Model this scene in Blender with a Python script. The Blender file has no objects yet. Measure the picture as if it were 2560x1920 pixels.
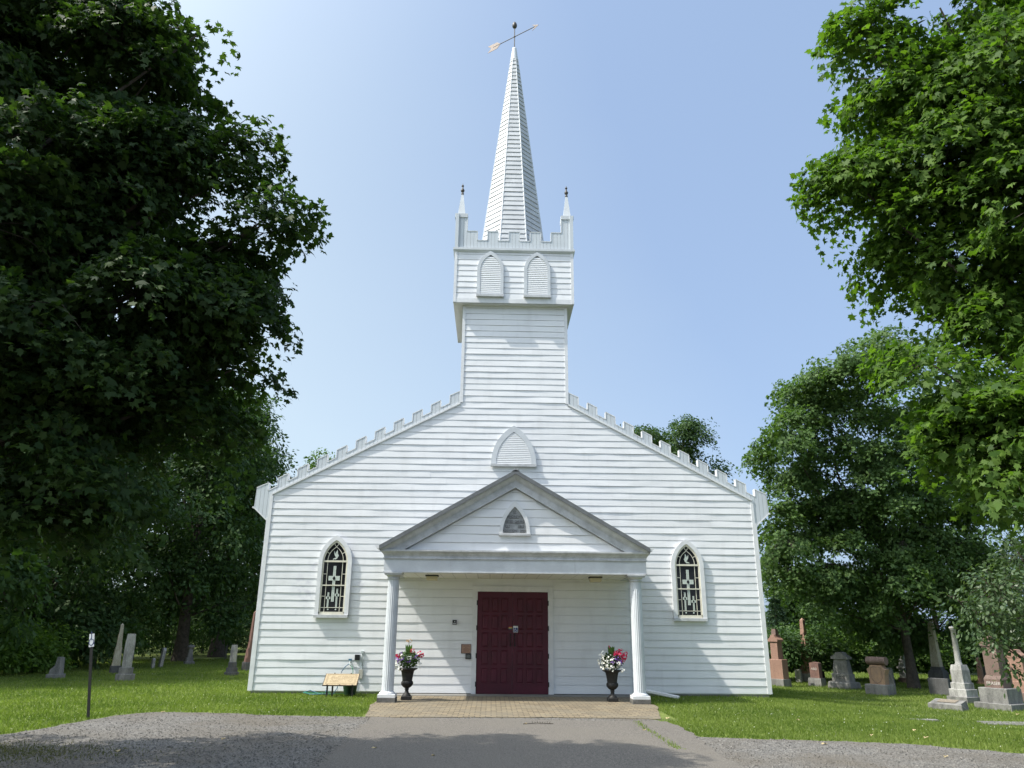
import bpy, math, random
import numpy as np
from mathutils import Vector, Matrix
R=math.radians; PI=math.pi
sc=bpy.context.scene; col=sc.collection
rnd=random.Random(7); NP=np.random.default_rng(11)

# ---------------------------------------------------------------- camera, sky, sun, exposure
CF,CP,CY,CR=1850.0,.3187,.0245,.009      # focal length in px of a 2560 px wide frame, pitch, yaw, roll
CC=Vector((-.5611,-20.0755,1.6))
fw=Vector((math.sin(CY)*math.cos(CP),math.cos(CY)*math.cos(CP),math.sin(CP)))
r0=Vector((math.cos(CY),-math.sin(CY),0)); u0=r0.cross(fw)
rt=r0*math.cos(CR)+u0*math.sin(CR); up=u0*math.cos(CR)-r0*math.sin(CR)
cam=bpy.data.cameras.new('camera'); co=bpy.data.objects.new('camera',cam); col.objects.link(co)
cam.sensor_width=36; cam.lens=CF*36/2560; cam.clip_start=.1; cam.clip_end=3000
M=Matrix((( rt.x,up.x,-fw.x,CC.x),(rt.y,up.y,-fw.y,CC.y),(rt.z,up.z,-fw.z,CC.z),(0,0,0,1)))
co.matrix_world=M; sc.camera=co
SUN=Vector((-.70,-.20,1.0)).normalized()
elev=math.asin(SUN.z); rotz=math.atan2(SUN.x,SUN.y)
w=bpy.data.worlds.new('World'); sc.world=w; w.use_nodes=True
nt=w.node_tree; nt.nodes.clear()
sky=nt.nodes.new('ShaderNodeTexSky'); sky.sky_type='NISHITA'; sky.sun_disc=False
sky.sun_elevation=elev; sky.sun_rotation=rotz; sky.air_density=1.0; sky.dust_density=2.8; sky.ozone_density=1.3; sky.altitude=50
bg=nt.nodes.new('ShaderNodeBackground'); bg.inputs[1].default_value=.15
wo=nt.nodes.new('ShaderNodeOutputWorld'); hs0=nt.nodes.new('ShaderNodeHueSaturation'); hs0.inputs['Saturation'].default_value=.80; hs0.inputs['Value'].default_value=.93; nt.links.new(sky.outputs[0],hs0.inputs['Color']); mv=nt.nodes.new('ShaderNodeVectorMath'); mv.operation='MULTIPLY'; mv.inputs[1].default_value=(.92,.985,.975); nt.links.new(hs0.outputs[0],mv.inputs[0]); tcw=nt.nodes.new('ShaderNodeTexCoord')
# summer haze: the sky pales towards the sun's side and the horizon
dp=nt.nodes.new('ShaderNodeVectorMath'); dp.operation='DOT_PRODUCT'; dp.inputs[1].default_value=(-1.68,-.0,-.96); nt.links.new(tcw.outputs['Generated'],dp.inputs[0])
nz0=nt.nodes.new('ShaderNodeTexNoise'); nz0.inputs['Scale'].default_value=2.2; nz0.inputs['Detail'].default_value=4; mpw=nt.nodes.new('ShaderNodeMapping'); mpw.inputs['Scale'].default_value=(1,1,3); nt.links.new(tcw.outputs['Generated'],mpw.inputs[0]); nt.links.new(mpw.outputs[0],nz0.inputs[0])
mr=nt.nodes.new('ShaderNodeMapRange'); mr.inputs[3].default_value=-.09; mr.inputs[4].default_value=.09; nt.links.new(nz0.outputs['Fac'],mr.inputs[0])
ad=nt.nodes.new('ShaderNodeMath'); ad.operation='ADD'; nt.links.new(dp.outputs['Value'],ad.inputs[0]); nt.links.new(mr.outputs[0],ad.inputs[1])
a2=nt.nodes.new('ShaderNodeMath'); a2.operation='ADD'; a2.inputs[1].default_value=.82; a2.use_clamp=True; nt.links.new(ad.outputs[0],a2.inputs[0])
hz=nt.nodes.new('ShaderNodeMix'); hz.data_type='RGBA'; hz.inputs[6].default_value=(1.195,1.68,2.60,1); hz.inputs[7].default_value=(2.06,2.50,2.88,1); nt.links.new(a2.outputs[0],hz.inputs[0])
mw_=nt.nodes.new('ShaderNodeMix'); mw_.data_type='RGBA'; mw_.inputs[0].default_value=.72; nt.links.new(mv.outputs[0],mw_.inputs[6]); nt.links.new(hz.outputs[2],mw_.inputs[7]); 
sd_=nt.nodes.new('ShaderNodeVectorMath'); sd_.operation='DOT_PRODUCT'; sd_.inputs[1].default_value=tuple(SUN); nt.links.new(tcw.outputs['Generated'],sd_.inputs[0])
mx0=nt.nodes.new('ShaderNodeMath'); mx0.operation='MAXIMUM'; mx0.inputs[1].default_value=0; nt.links.new(sd_.outputs['Value'],mx0.inputs[0])
pw=nt.nodes.new('ShaderNodeMath'); pw.operation='POWER'; pw.inputs[1].default_value=6; nt.links.new(mx0.outputs[0],pw.inputs[0])
gl=nt.nodes.new('ShaderNodeMix'); gl.data_type='RGBA'; gl.blend_type='ADD'; gl.clamp_factor=False; gl.inputs[7].default_value=(9.6,9.9,10.4,1); nt.links.new(pw.outputs[0],gl.inputs[0]); nt.links.new(mw_.outputs[2],gl.inputs[6])   # aureole of the hazy sun
nt.links.new(gl.outputs[2],bg.inputs[0]); nt.links.new(bg.outputs[0],wo.inputs[0])
sl=bpy.data.lights.new('sun','SUN'); sl.energy=3.0; sl.angle=R(.5); sl.color=(1,.95,.86)
so=bpy.data.objects.new('sun',sl); col.objects.link(so); so.rotation_euler=(-SUN).to_track_quat('-Z','Y').to_euler()
so.location=(-20,-10,30)
sc.view_settings.view_transform='Standard'; sc.view_settings.look='None'; sc.view_settings.exposure=1.05; sc.view_settings.gamma=1
sc.render.engine='CYCLES'; sc.cycles.max_bounces=8; sc.cycles.transparent_max_bounces=8

# ---------------------------------------------------------------- measuring helpers
def ray(u,v): return fw+rt*((u-1280)/CF)-up*((v-960)/CF)
def onY(u,v,Y):
    d=ray(u,v); return CC+d*((Y-CC.y)/d.y)
def onZ(u,v,Z=0):
    d=ray(u,v); return CC+d*((Z-CC.z)/d.z)
def at(u,v,depth): return CC+ray(u,v)*depth
def sm(t):
    t=np.clip(t,0,1); return t*t*(3-2*t)
def gz(x,y): return -.30*sm((np.asarray(x,float)-5.5)/5)*sm((np.asarray(y,float)+8)/5)
def ground(u,v):
    Z=0
    for i in range(8):
        p=onZ(u,v,Z); Z=float(gz(p.x,p.y))
    return Vector((p.x,p.y,Z))

# ---------------------------------------------------------------- object helpers
class MB:
    def __init__(s): s.v=[]; s.f=[]; s.sm=[]
    def add(s,vs,fs,smooth=False):
        n=len(s.v); s.v+=[tuple(p) for p in vs]; s.f+=[tuple(i+n for i in f) for f in fs]; s.sm+=[smooth]*len(fs)
    def box(s,x0,x1,y0,y1,z0,z1,c=0):
        vs=[(x0,y0,z0),(x1,y0,z0),(x1,y1,z0),(x0,y1,z0),(x0,y0,z1),(x1,y0,z1),(x1,y1,z1),(x0,y1,z1)]
        if c>0: return s.taper((x0+x1)/2,(y0+y1)/2,[(z0,(x1-x0)/2,(y1-y0)/2),(z1-c,(x1-x0)/2,(y1-y0)/2),(z1,(x1-x0)/2-c,(y1-y0)/2-c)])
        s.add(vs,[(0,3,2,1),(4,5,6,7),(0,1,5,4),(1,2,6,5),(2,3,7,6),(3,0,4,7)])
    def taper(s,cx,cy,rows):          # rows: (z, half x, half y)
        vs=[];fs=[]
        for z,a,b in rows: vs+=[(cx-a,cy-b,z),(cx+a,cy-b,z),(cx+a,cy+b,z),(cx-a,cy+b,z)]
        n=len(rows)
        for i in range(n-1):
            for k in range(4): fs.append((4*i+k,4*i+(k+1)%4,4*i+4+(k+1)%4,4*i+4+k))
        fs+=[(3,2,1,0),(4*n-4,4*n-3,4*n-2,4*n-1)]
        s.add(vs,fs)
    def lathe(s,cx,cy,prof,n=24,flute=0,fa=0,smooth=True):
        vs=[];fs=[]
        for z,r in prof:
            for k in range(n):
                a=2*PI*k/n; rr=r*(1-fa*(abs(math.sin(flute*a/2)) if flute else 0))
                vs.append((cx+rr*math.cos(a),cy+rr*math.sin(a),z))
        m=len(prof)
        for i in range(m-1):
            for k in range(n): fs.append((i*n+k,i*n+(k+1)%n,(i+1)*n+(k+1)%n,(i+1)*n+k))
        s.add(vs,fs,smooth); s.add(vs[:n],[tuple(reversed(range(n)))]); s.add(vs[-n:],[tuple(range(n))])
    def tube(s,pts,rad,n=6):
        pts=[Vector(p) for p in pts]; vs=[];fs=[]
        if not hasattr(rad,'__len__'): rad=[rad]*len(pts)
        for i,p in enumerate(pts):
            d=(pts[min(i+1,len(pts)-1)]-pts[max(i-1,0)]).normalized()
            a=Vector((0,0,1)) if abs(d.z)<.9 else Vector((1,0,0))
            e=d.cross(a).normalized(); g=d.cross(e)
            for k in range(n):
                t=2*PI*k/n; vs.append(p+(e*math.cos(t)+g*math.sin(t))*rad[i])
        for i in range(len(pts)-1):
            for k in range(n): fs.append((i*n+k,i*n+(k+1)%n,(i+1)*n+(k+1)%n,(i+1)*n+k))
        s.add(vs,fs,True); s.add(vs[:n],[tuple(range(n))]); s.add(vs[-n:],[tuple(reversed(range(n)))])
    def prism(s,poly,y0,y1):          # polygon in x,z extruded along y
        n=len(poly); vs=[(x,y0,z) for x,z in poly]+[(x,y1,z) for x,z in poly]
        s.add(vs,[tuple(range(n)),tuple(range(2*n-1,n-1,-1))]+[(i,i+n,(i+1)%n+n,(i+1)%n) for i in range(n)])
    def prismz(s,poly,z0,z1):
        n=len(poly); vs=[(x,y,z0) for x,y in poly]+[(x,y,z1) for x,y in poly]
        s.add(vs,[tuple(range(n-1,-1,-1)),tuple(range(n,2*n))]+[(i,(i+1)%n,(i+1)%n+n,i+n) for i in range(n)])
    def band(s,outer,inner,y0,y1):    # frame between two open polylines of equal length (x,z)
        n=len(outer); vs=[]
        for y in (y0,y1): vs+=[(x,y,z) for x,z in outer]+[(x,y,z) for x,z in inner]
        fs=[]
        for i in range(n-1):
            fs+=[(i,i+1,n+i+1,n+i),(2*n+i+1,2*n+i,3*n+i,3*n+i+1),(i+1,i,2*n+i,2*n+i+1),(n+i,n+i+1,3*n+i+1,3*n+i)]
        fs+=[(0,n,3*n,2*n),(n-1,3*n-1,4*n-1,2*n-1)]
        s.add(vs,fs)
    def ribbon(s,pts,wd,y0,y1):
        o=[];i_=[]
        for k,p in enumerate(pts):
            a=pts[max(k-1,0)]; b=pts[min(k+1,len(pts)-1)]; dx,dz=b[0]-a[0],b[1]-a[1]; L=math.hypot(dx,dz) or 1
            nx,nz=-dz/L*wd/2,dx/L*wd/2; o.append((p[0]+nx,p[1]+nz)); i_.append((p[0]-nx,p[1]-nz))
        s.band(o,i_,y0,y1)
    def sph(s,c,r,n=6):
        vs=[];fs=[]
        for i in range(n+1):
            t=PI*i/n
            for k in range(2*n): a=PI*k/n; vs.append((c[0]+r[0]*math.sin(t)*math.cos(a),c[1]+r[1]*math.sin(t)*math.sin(a),c[2]+r[2]*math.cos(t)))
        for i in range(n):
            for k in range(2*n): fs.append((i*2*n+k,(i+1)*2*n+k,(i+1)*2*n+(k+1)%(2*n),i*2*n+(k+1)%(2*n)))
        s.add(vs,fs,True)
    def split(s,name,mat,parent=None,local=False):
        # every connected piece becomes a part of its own
        n=len(s.v); r=list(range(n))
        def fd(i):
            while r[i]!=i: r[i]=r[r[i]]; i=r[i]
            return i
        for f in s.f:
            for i in f[1:]: r[fd(i)]=fd(f[0])
        g={}
        for f,q in zip(s.f,s.sm): g.setdefault(fd(f[0]),[]).append((f,q))
        out=[]
        for L in g.values():
            m=MB(); ids=sorted({i for f,_ in L for i in f}); mp={i:k for k,i in enumerate(ids)}
            m.v=[s.v[i] for i in ids]; m.f=[tuple(mp[i] for i in f) for f,_ in L]; m.sm=[q for _,q in L]
            out.append(m.build(name,mat,parent,local))
        return out
    def build(s,name,mat,parent=None,local=False,props=None):
        me=bpy.data.meshes.new(name)
        off=Vector((0,0,0))
        if parent is not None and not local:
            p=parent
            while p is not None: off+=p.location; p=p.parent
        me.from_pydata([(x-off.x,y-off.y,z-off.z) for x,y,z in s.v],[],s.f)
        me.polygons.foreach_set('use_smooth',s.sm)
        me.materials.append(mat); me.update()
        o=bpy.data.objects.new(name,me); col.objects.link(o)
        if parent is not None: o.parent=parent
        for k,v in (props or {}).items(): o[k]=v
        return o
def empty(name,loc,label,cat,group=None,rz=0):
    o=bpy.data.objects.new(name,None); col.objects.link(o); o.location=loc; o.rotation_euler=(0,0,rz); o.empty_display_size=.3
    o['label']=label; o['category']=cat
    if group: o['group']=group
    return o
def tag(o,label=None,cat=None,group=None,kind=None):
    if label: o['label']=label
    if cat: o['category']=cat
    if group: o['group']=group
    if kind: o['kind']=kind
    return o
def text(name,s,size,loc,rot,mat,parent,depth=.004,align='CENTER'):
    cu=bpy.data.curves.new(name,'FONT'); cu.body=s; cu.size=size; cu.extrude=depth; cu.align_x=align; cu.align_y='CENTER'; cu.resolution_u=2
    to=bpy.data.objects.new(name,cu); col.objects.link(to)
    dg=bpy.context.evaluated_depsgraph_get(); me=bpy.data.meshes.new_from_object(to.evaluated_get(dg))
    bpy.data.objects.remove(to); me.materials.clear(); me.materials.append(mat)
    o=bpy.data.objects.new(name,me); col.objects.link(o); o.parent=parent; o.location=loc; o.rotation_euler=rot
    return o

# ---------------------------------------------------------------- materials
def newmat(name):
    m=bpy.data.materials.new(name); m.use_nodes=True; n=m.node_tree
    return m,n,n.nodes['Principled BSDF']
def mat(name,c,rough=.6,var=.0,scale=5,c2=None,bump=0,bscale=None,spec=.4,metal=0,detail=6,thr=(.35,.65)):
    m,n,b=newmat(name)
    b.inputs['Roughness'].default_value=rough; b.inputs['Specular IOR Level'].default_value=spec; b.inputs['Metallic'].default_value=metal
    b.inputs['Base Color'].default_value=(*c,1)
    tc=n.nodes.new('ShaderNodeTexCoord')
    if c2 is not None or var:
        nz=n.nodes.new('ShaderNodeTexNoise'); nz.inputs['Scale'].default_value=scale; nz.inputs['Detail'].default_value=detail; nz.inputs['Roughness'].default_value=.6
        n.links.new(tc.outputs['Object'],nz.inputs['Vector'])
        cr=n.nodes.new('ShaderNodeValToRGB'); cr.color_ramp.elements[0].position=thr[0]; cr.color_ramp.elements[1].position=thr[1]
        if c2 is None: c2=tuple(x*(1-var) for x in c); c=tuple(min(1,x*(1+var)) for x in c)
        cr.color_ramp.elements[0].color=(*c2,1); cr.color_ramp.elements[1].color=(*c,1)
        n.links.new(nz.outputs['Fac'],cr.inputs[0]); n.links.new(cr.outputs[0],b.inputs['Base Color'])
    if bump:
        n2=n.nodes.new('ShaderNodeTexNoise'); n2.inputs['Scale'].default_value=bscale or scale*4; n2.inputs['Detail'].default_value=6
        n.links.new(tc.outputs['Object'],n2.inputs['Vector'])
        bp=n.nodes.new('ShaderNodeBump'); bp.inputs['Strength'].default_value=bump; bp.inputs['Distance'].default_value=.02
        n.links.new(n2.outputs['Fac'],bp.inputs['Height']); n.links.new(bp.outputs[0],b.inputs['Normal'])
    return m
def mixc(n,fac,a,b,blend='MIX'):
    x=n.nodes.new('ShaderNodeMix'); x.data_type='RGBA'; x.blend_type=blend
    for i,v in ((0,fac),(6,a),(7,b)):
        if hasattr(v,'is_output') or hasattr(v,'links'): n.links.new(v,x.inputs[i])
        else: x.inputs[i].default_value=v if i==0 else (*v,1)
    return x.outputs[2]
def siding_mat():
    m,n,b=newmat('white_siding'); b.inputs['Roughness'].default_value=.42; b.inputs['Specular IOR Level'].default_value=.4
    tc=n.nodes.new('ShaderNodeTexCoord')
    def noise(sc_,sx=1,sy=1,sz=1,det=5):
        mp=n.nodes.new('ShaderNodeMapping'); mp.inputs['Scale'].default_value=(sx,sy,sz); n.links.new(tc.outputs['Object'],mp.inputs[0])
        q=n.nodes.new('ShaderNodeTexNoise'); q.inputs['Scale'].default_value=sc_; q.inputs['Detail'].default_value=det; n.links.new(mp.outputs[0],q.inputs[0]); return q.outputs['Fac']
    def rng(v,a,b_,c=0,d=1):
        r=n.nodes.new('ShaderNodeMapRange'); r.inputs[1].default_value=a; r.inputs[2].default_value=b_; r.inputs[3].default_value=c; r.inputs[4].default_value=d; n.links.new(v,r.inputs[0]); return r.outputs[0]
    base=mixc(n,rng(noise(.9,1,1,2.5),.3,.7),(.70,.71,.725),(.76,.77,.78))
    st=rng(noise(3.5,1,1,.35,8),.52,.80,0,.34)             # faint vertical weather streaks
    base=mixc(n,st,base,(.50,.50,.50))
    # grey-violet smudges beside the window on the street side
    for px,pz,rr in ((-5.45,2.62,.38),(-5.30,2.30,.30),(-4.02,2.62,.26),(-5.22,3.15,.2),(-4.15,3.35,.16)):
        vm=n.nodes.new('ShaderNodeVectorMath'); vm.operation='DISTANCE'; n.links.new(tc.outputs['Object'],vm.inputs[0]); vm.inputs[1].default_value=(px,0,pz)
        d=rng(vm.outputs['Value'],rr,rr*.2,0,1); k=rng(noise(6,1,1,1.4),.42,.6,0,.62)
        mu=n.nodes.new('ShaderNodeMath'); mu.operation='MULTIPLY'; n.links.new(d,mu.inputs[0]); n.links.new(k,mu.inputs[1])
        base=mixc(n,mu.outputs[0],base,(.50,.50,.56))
    n.links.new(base,b.inputs['Base Color'])
    bp=n.nodes.new('ShaderNodeBump'); bp.inputs['Strength'].default_value=.25; bp.inputs['Distance'].default_value=.012
    n.links.new(noise(2.2,.6,1,3.0,3),bp.inputs['Height']); n.links.new(bp.outputs[0],b.inputs['Normal'])
    return m
def groove_mat(name,c,axis,period,width=.06,dark=.55):
    m,n,b=newmat(name); b.inputs['Roughness'].default_value=.5
    tc=n.nodes.new('ShaderNodeTexCoord'); sx=n.nodes.new('ShaderNodeSeparateXYZ'); n.links.new(tc.outputs['Object'],sx.inputs[0])
    md=n.nodes.new('ShaderNodeMath'); md.operation='PINGPONG'; md.inputs[1].default_value=period/2; n.links.new(sx.outputs[axis],md.inputs[0])
    r=n.nodes.new('ShaderNodeMapRange'); r.inputs[1].default_value=period*width*.4; r.inputs[2].default_value=period*width; n.links.new(md.outputs[0],r.inputs[0])
    nz=n.nodes.new('ShaderNodeTexNoise'); nz.inputs['Scale'].default_value=3; nz.inputs['Detail'].default_value=8; n.links.new(tc.outputs['Object'],nz.inputs[0])
    c1=mixc(n,nz.outputs['Fac'],tuple(x*.9 for x in c),tuple(min(1,x*1.06) for x in c))
    n.links.new(mixc(n,r.outputs[0],tuple(x*dark for x in c),c1),b.inputs['Base Color'])
    bp=n.nodes.new('ShaderNodeBump'); bp.inputs['Strength'].default_value=.8; bp.inputs['Distance'].default_value=.006; n.links.new(r.outputs[0],bp.inputs['Height']); n.links.new(bp.outputs[0],b.inputs['Normal'])
    return m
def leaf_mat(name,c_dark,c_light,trans=.35,tcol=None,rough=.6):
    m,n,b=newmat(name); b.inputs['Roughness'].default_value=rough; b.inputs['Specular IOR Level'].default_value=.22
    at_=n.nodes.new('ShaderNodeAttribute'); at_.attribute_name='tone'
    cr=n.nodes.new('ShaderNodeValToRGB'); cr.color_ramp.elements[0].color=(*c_dark,1); cr.color_ramp.elements[1].color=(*c_light,1)
    n.links.new(at_.outputs['Fac'],cr.inputs[0]); n.links.new(cr.outputs[0],b.inputs['Base Color'])
    tr=n.nodes.new('ShaderNodeBsdfTranslucent')
    t=mixc(n,1.0,cr.outputs[0],tcol or (1.0,1.15,.35),'MULTIPLY'); hs=n.nodes.new('ShaderNodeHueSaturation'); hs.inputs['Value'].default_value=1.7; n.links.new(t,hs.inputs['Color']); n.links.new(hs.outputs[0],tr.inputs[0])
    mx=n.nodes.new('ShaderNodeMixShader'); mx.inputs[0].default_value=trans
    n.links.new(b.outputs[0],mx.inputs[1]); n.links.new(tr.outputs[0],mx.inputs[2]); n.links.new(mx.outputs[0],n.nodes['Material Output'].inputs[0])
    return m
SID=siding_mat()
SPSID=mat('spire_clapboard_paint',(.52,.535,.55),.5,scale=3,c2=(.43,.445,.46),bump=.1,bscale=14)
TRIM=mat('white_trim',(.72,.73,.74),.45,scale=4,c2=(.62,.63,.64),bump=.1,bscale=20)
WTRIM=mat('weathered_trim',(.52,.535,.55),.6,scale=5,c2=(.34,.35,.355),bump=.25,bscale=30,thr=(.25,.6))
PLAINTRIM=mat('frieze_paint',(.58,.61,.635),.55,scale=2.5,c2=(.49,.515,.54),bump=.12,bscale=18)
PAR=groove_mat('vertical_panel',(.54,.58,.61),0,.105)
PARY=groove_mat('vertical_panel_side',(.54,.58,.61),1,.105)
CEIL=groove_mat('ceiling_board',(.72,.70,.66),0,.30,.03,.55)
GREYMETAL=mat('grey_drip_edge',(.14,.15,.155),.5,var=.15,scale=6)
SHING=mat('roof_shingle',(.14,.14,.145),.9,var=.3,scale=40,bump=.4)
CONC=mat('foundation_concrete',(.22,.215,.20),.9,scale=5,c2=(.17,.165,.155),bump=.3,bscale=30)
CREAM=mat('cream_sash',(.66,.63,.52),.5,var=.08,scale=6)
GLASS=mat('dark_window_glass',(.012,.012,.014),.12,spec=.5)
LEAD=mat('pale_art_glass',(.50,.55,.50),.35,var=.12,scale=20)
LOUV=mat('louvre_white',(.72,.73,.74),.45)
DARKM=mat('dark_bronze',(.05,.045,.04),.5,scale=30,c2=(.09,.08,.07))
COPPER=mat('tarnished_vane',(.30,.22,.18),.6,scale=14,c2=(.16,.13,.11))
IRON=mat('black_iron',(.010,.010,.010),.6,scale=30,c2=(.018,.017,.016),bump=.15)
BLACK=mat('black_plastic',(.012,.012,.014),.35)
MAROON=mat('maroon_door_paint',(.066,.0045,.016),.55,var=.22,scale=2.2,bump=.08)
# ---------------------------------------------------------------- ground, drive, paving
def outline(pts):
    return [(ground(u,v).x,ground(u,v).y) for u,v in pts]
def blobline(P,amp,step,seed,closed=True):
    rr=random.Random(seed); out=[]
    n=len(P)
    for i in range(n if closed else n-1):
        a=P[i]; b=P[(i+1)%n]; L=math.dist(a,b); k=max(1,int(L/step)); 
        nx,ny=-(b[1]-a[1])/(L+1e-9),(b[0]-a[0])/(L+1e-9)
        for j in range(k):
            t=j/k; e=rr.uniform(-amp,amp) if j else 0
            out.append((a[0]+(b[0]-a[0])*t+nx*e,a[1]+(b[1]-a[1])*t+ny*e))
    return out
s=1.1573
GL=outline([(795*s,1549*s),(600*s,1546*s),(450*s,1540*s),(330*s,1539*s),(250*s,1546*s),(190*s,1556*s),(130*s,1566*s),(80*s,1577*s),(0,1588*s)])
RL=outline([(1500*s,1592*s),(1600*s,1596*s),(1800*s,1602*s),(1950*s,1607*s),(2100*s,1620*s),(2212*s,1629*s)])
GRAV=[(2.4,-4.9),(-2.6,-4.9)]+GL+[(-9.0,-8.2),(-12,-9.4),(-30,-10.5),(-30,-60),(40,-60),(40,-11.5),(14,-10.6),(9,-9.5)]+RL[::-1]+outline([(1440*s,1562*s)])
GRAV=blobline(GRAV,.06,.18,3)
ASP=outline([(800*s,1551*s),(755*s,1590*s),(690*s,1659*s)])+[(-3.2,-13),(-4.5,-30),(-5,-60),(9,-60),(7,-30),(5,-14)]+outline([(1600*s,1659*s),(1560*s,1634*s),(1500*s,1590*s),(1470*s,1572*s),(1440*s,1560*s)])
ASP=blobline(ASP,.05,.16,5)+[(2.62,-4.8),(-2.75,-4.8)]
APR_OLD=[(-3.22,-2.75),(-3.1,-3.4),(-2.85,-5.18),(0,-5.28),(2.68,-5.42),(3.02,-4.9),(3.1,-3.4),(3.14,-2.75),(3.0,-.55),(-3.0,-.55)]
APR=[(-3.0,-.55),(-3.12,-2.75)]+outline([(922,1775),(913,1794),(1050,1795),(1185,1795),(1400,1796),(1592,1798),(1652,1800),(1648,1785)])+[(3.08,-2.75),(3.0,-.55)]
def inpoly(X,Y,P):
    r=np.zeros(len(X),bool); n=len(P)
    for i in range(n):
        x1,y1=P[i]; x2,y2=P[(i+1)%n]
        if y1==y2: continue
        c=((y1>Y)!=(y2>Y))&(X<(x2-x1)*(Y-y1)/(y2-y1)+x1); r^=c
    return r
def ground_mesh():
    xs=np.concatenate([-np.geomspace(400,20,12),np.arange(-19,20,1.0),np.geomspace(20,400,12)])
    ys=np.concatenate([-np.geomspace(200,20,8),np.arange(-19,30,1.0),np.geomspace(30,900,14)])
    X,Y=np.meshgrid(xs,ys); Z=gz(X,Y)
    v=np.stack([X,Y,Z],-1).reshape(-1,3); nx=len(xs); ny=len(ys)
    f=[(j*nx+i,j*nx+i+1,(j+1)*nx+i+1,(j+1)*nx+i) for j in range(ny-1) for i in range(nx-1)]
    mb=MB(); mb.add(v.tolist(),f,True); return mb
GRASSM=mat('lawn_soil_grass',(.16,.20,.036),.95,scale=.9,c2=(.06,.09,.018),bump=.7,bscale=45,thr=(.3,.7))
tag(ground_mesh().build('ground',GRASSM),kind='structure')
def gravel_mat(name,ca,cb,vs,bs,warm=None,tone=1.3):
    m,n,b=newmat(name); b.inputs['Roughness'].default_value=.92; b.inputs['Specular IOR Level'].default_value=.25
    tc=n.nodes.new('ShaderNodeTexCoord')
    vo=n.nodes.new('ShaderNodeTexVoronoi'); vo.inputs['Scale'].default_value=vs; n.links.new(tc.outputs['Object'],vo.inputs[0])
    sp=n.nodes.new('ShaderNodeSeparateColor'); n.links.new(vo.outputs['Color'],sp.inputs[0])
    c=mixc(n,sp.outputs[0],ca,cb)
    nz=n.nodes.new('ShaderNodeTexNoise'); nz.inputs['Scale'].default_value=.55; nz.inputs['Detail'].default_value=6; nz.inputs['Roughness'].default_value=.65; n.links.new(tc.outputs['Object'],nz.inputs[0])
    r=n.nodes.new('ShaderNodeMapRange'); r.inputs[1].default_value=.4; r.inputs[2].default_value=.62; n.links.new(nz.outputs['Fac'],r.inputs[0])
    if warm: c=mixc(n,r.outputs[0],c,warm)
    n3=n.nodes.new('ShaderNodeTexNoise'); n3.inputs['Scale'].default_value=60; n3.inputs['Detail'].default_value=4; n.links.new(tc.outputs['Object'],n3.inputs[0])
    r3=n.nodes.new('ShaderNodeMapRange'); r3.inputs[1].default_value=.3; r3.inputs[2].default_value=.7; r3.inputs[3].default_value=.55; r3.inputs[4].default_value=tone; n.links.new(n3.outputs['Fac'],r3.inputs[0])
    mm=n.nodes.new('ShaderNodeVectorMath'); mm.operation='SCALE'; n.links.new(c,mm.inputs[0]); n.links.new(r3.outputs[0],mm.inputs['Scale'])
    n.links.new(mm.outputs[0],b.inputs['Base Color'])
    bp=n.nodes.new('ShaderNodeBump'); bp.inputs['Strength'].default_value=bs; bp.inputs['Distance'].default_value=.015; n.links.new(vo.outputs['Distance'],bp.inputs['Height']); n.links.new(bp.outputs[0],b.inputs['Normal'])
    return m
GRAVM=gravel_mat('grey_gravel',(.07,.069,.066),(.24,.228,.208),42,.9,(.135,.122,.103),1.35)
ASPM=gravel_mat('worn_asphalt',(.085,.080,.072),(.21,.19,.165),70,.5,(.155,.142,.122),1.3)
def sheet(P,z):
    import mathutils.geometry as mg
    tris=mg.tessellate_polygon([[Vector((x,y,0)) for x,y in P]]); mb=MB(); mb.add([(x,y,z) for x,y in P],[tuple(t) for t in tris])
    # make normals up
    mb.f=[t if ((P[t[1]][0]-P[t[0]][0])*(P[t[2]][1]-P[t[0]][1])-(P[t[1]][1]-P[t[0]][1])*(P[t[2]][0]-P[t[0]][0]))>0 else t[::-1] for t in mb.f]
    return mb
tag(sheet(GRAV,.006).build('gravel_lot',GRAVM),kind='structure')
tag(sheet(ASP,.014).build('asphalt_driveway',ASPM),kind='structure')
def brick_mat():
    m,n,b=newmat('clay_paver'); b.inputs['Roughness'].default_value=.85
    tc=n.nodes.new('ShaderNodeTexCoord'); br=n.nodes.new('ShaderNodeTexBrick'); n.links.new(tc.outputs['Object'],br.inputs[0])
    br.inputs['Scale'].default_value=1; br.inputs['Brick Width'].default_value=.21; br.inputs['Row Height'].default_value=.15; br.inputs['Mortar Size'].default_value=.011; br.inputs['Mortar Smooth'].default_value=.3
    br.inputs['Color1'].default_value=(.25,.20,.125,1); br.inputs['Color2'].default_value=(.15,.12,.078,1); br.inputs['Mortar'].default_value=(.045,.04,.028,1)
    nz=n.nodes.new('ShaderNodeTexNoise'); nz.inputs['Scale'].default_value=1.3; nz.inputs['Detail'].default_value=8; n.links.new(tc.outputs['Object'],nz.inputs[0])
    r=n.nodes.new('ShaderNodeMapRange'); r.inputs[1].default_value=.42; r.inputs[2].default_value=.66; r.inputs[4].default_value=.6; n.links.new(nz.outputs['Fac'],r.inputs[0])
    n.links.new(mixc(n,r.outputs[0],br.outputs['Color'],(.165,.145,.105)),b.inputs['Base Color'])
    bp=n.nodes.new('ShaderNodeBump'); bp.inputs['Strength'].default_value=.5; bp.inputs['Distance'].default_value=-.01; n.links.new(br.outputs['Fac'],bp.inputs['Height']); n.links.new(bp.outputs[0],b.inputs['Normal'])
    return m
mb=MB(); mb.prismz(blobline(APR,.02,.25,8),-.02,.0185); tag(mb.build('brick_paving',brick_mat()),kind='structure')
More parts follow.
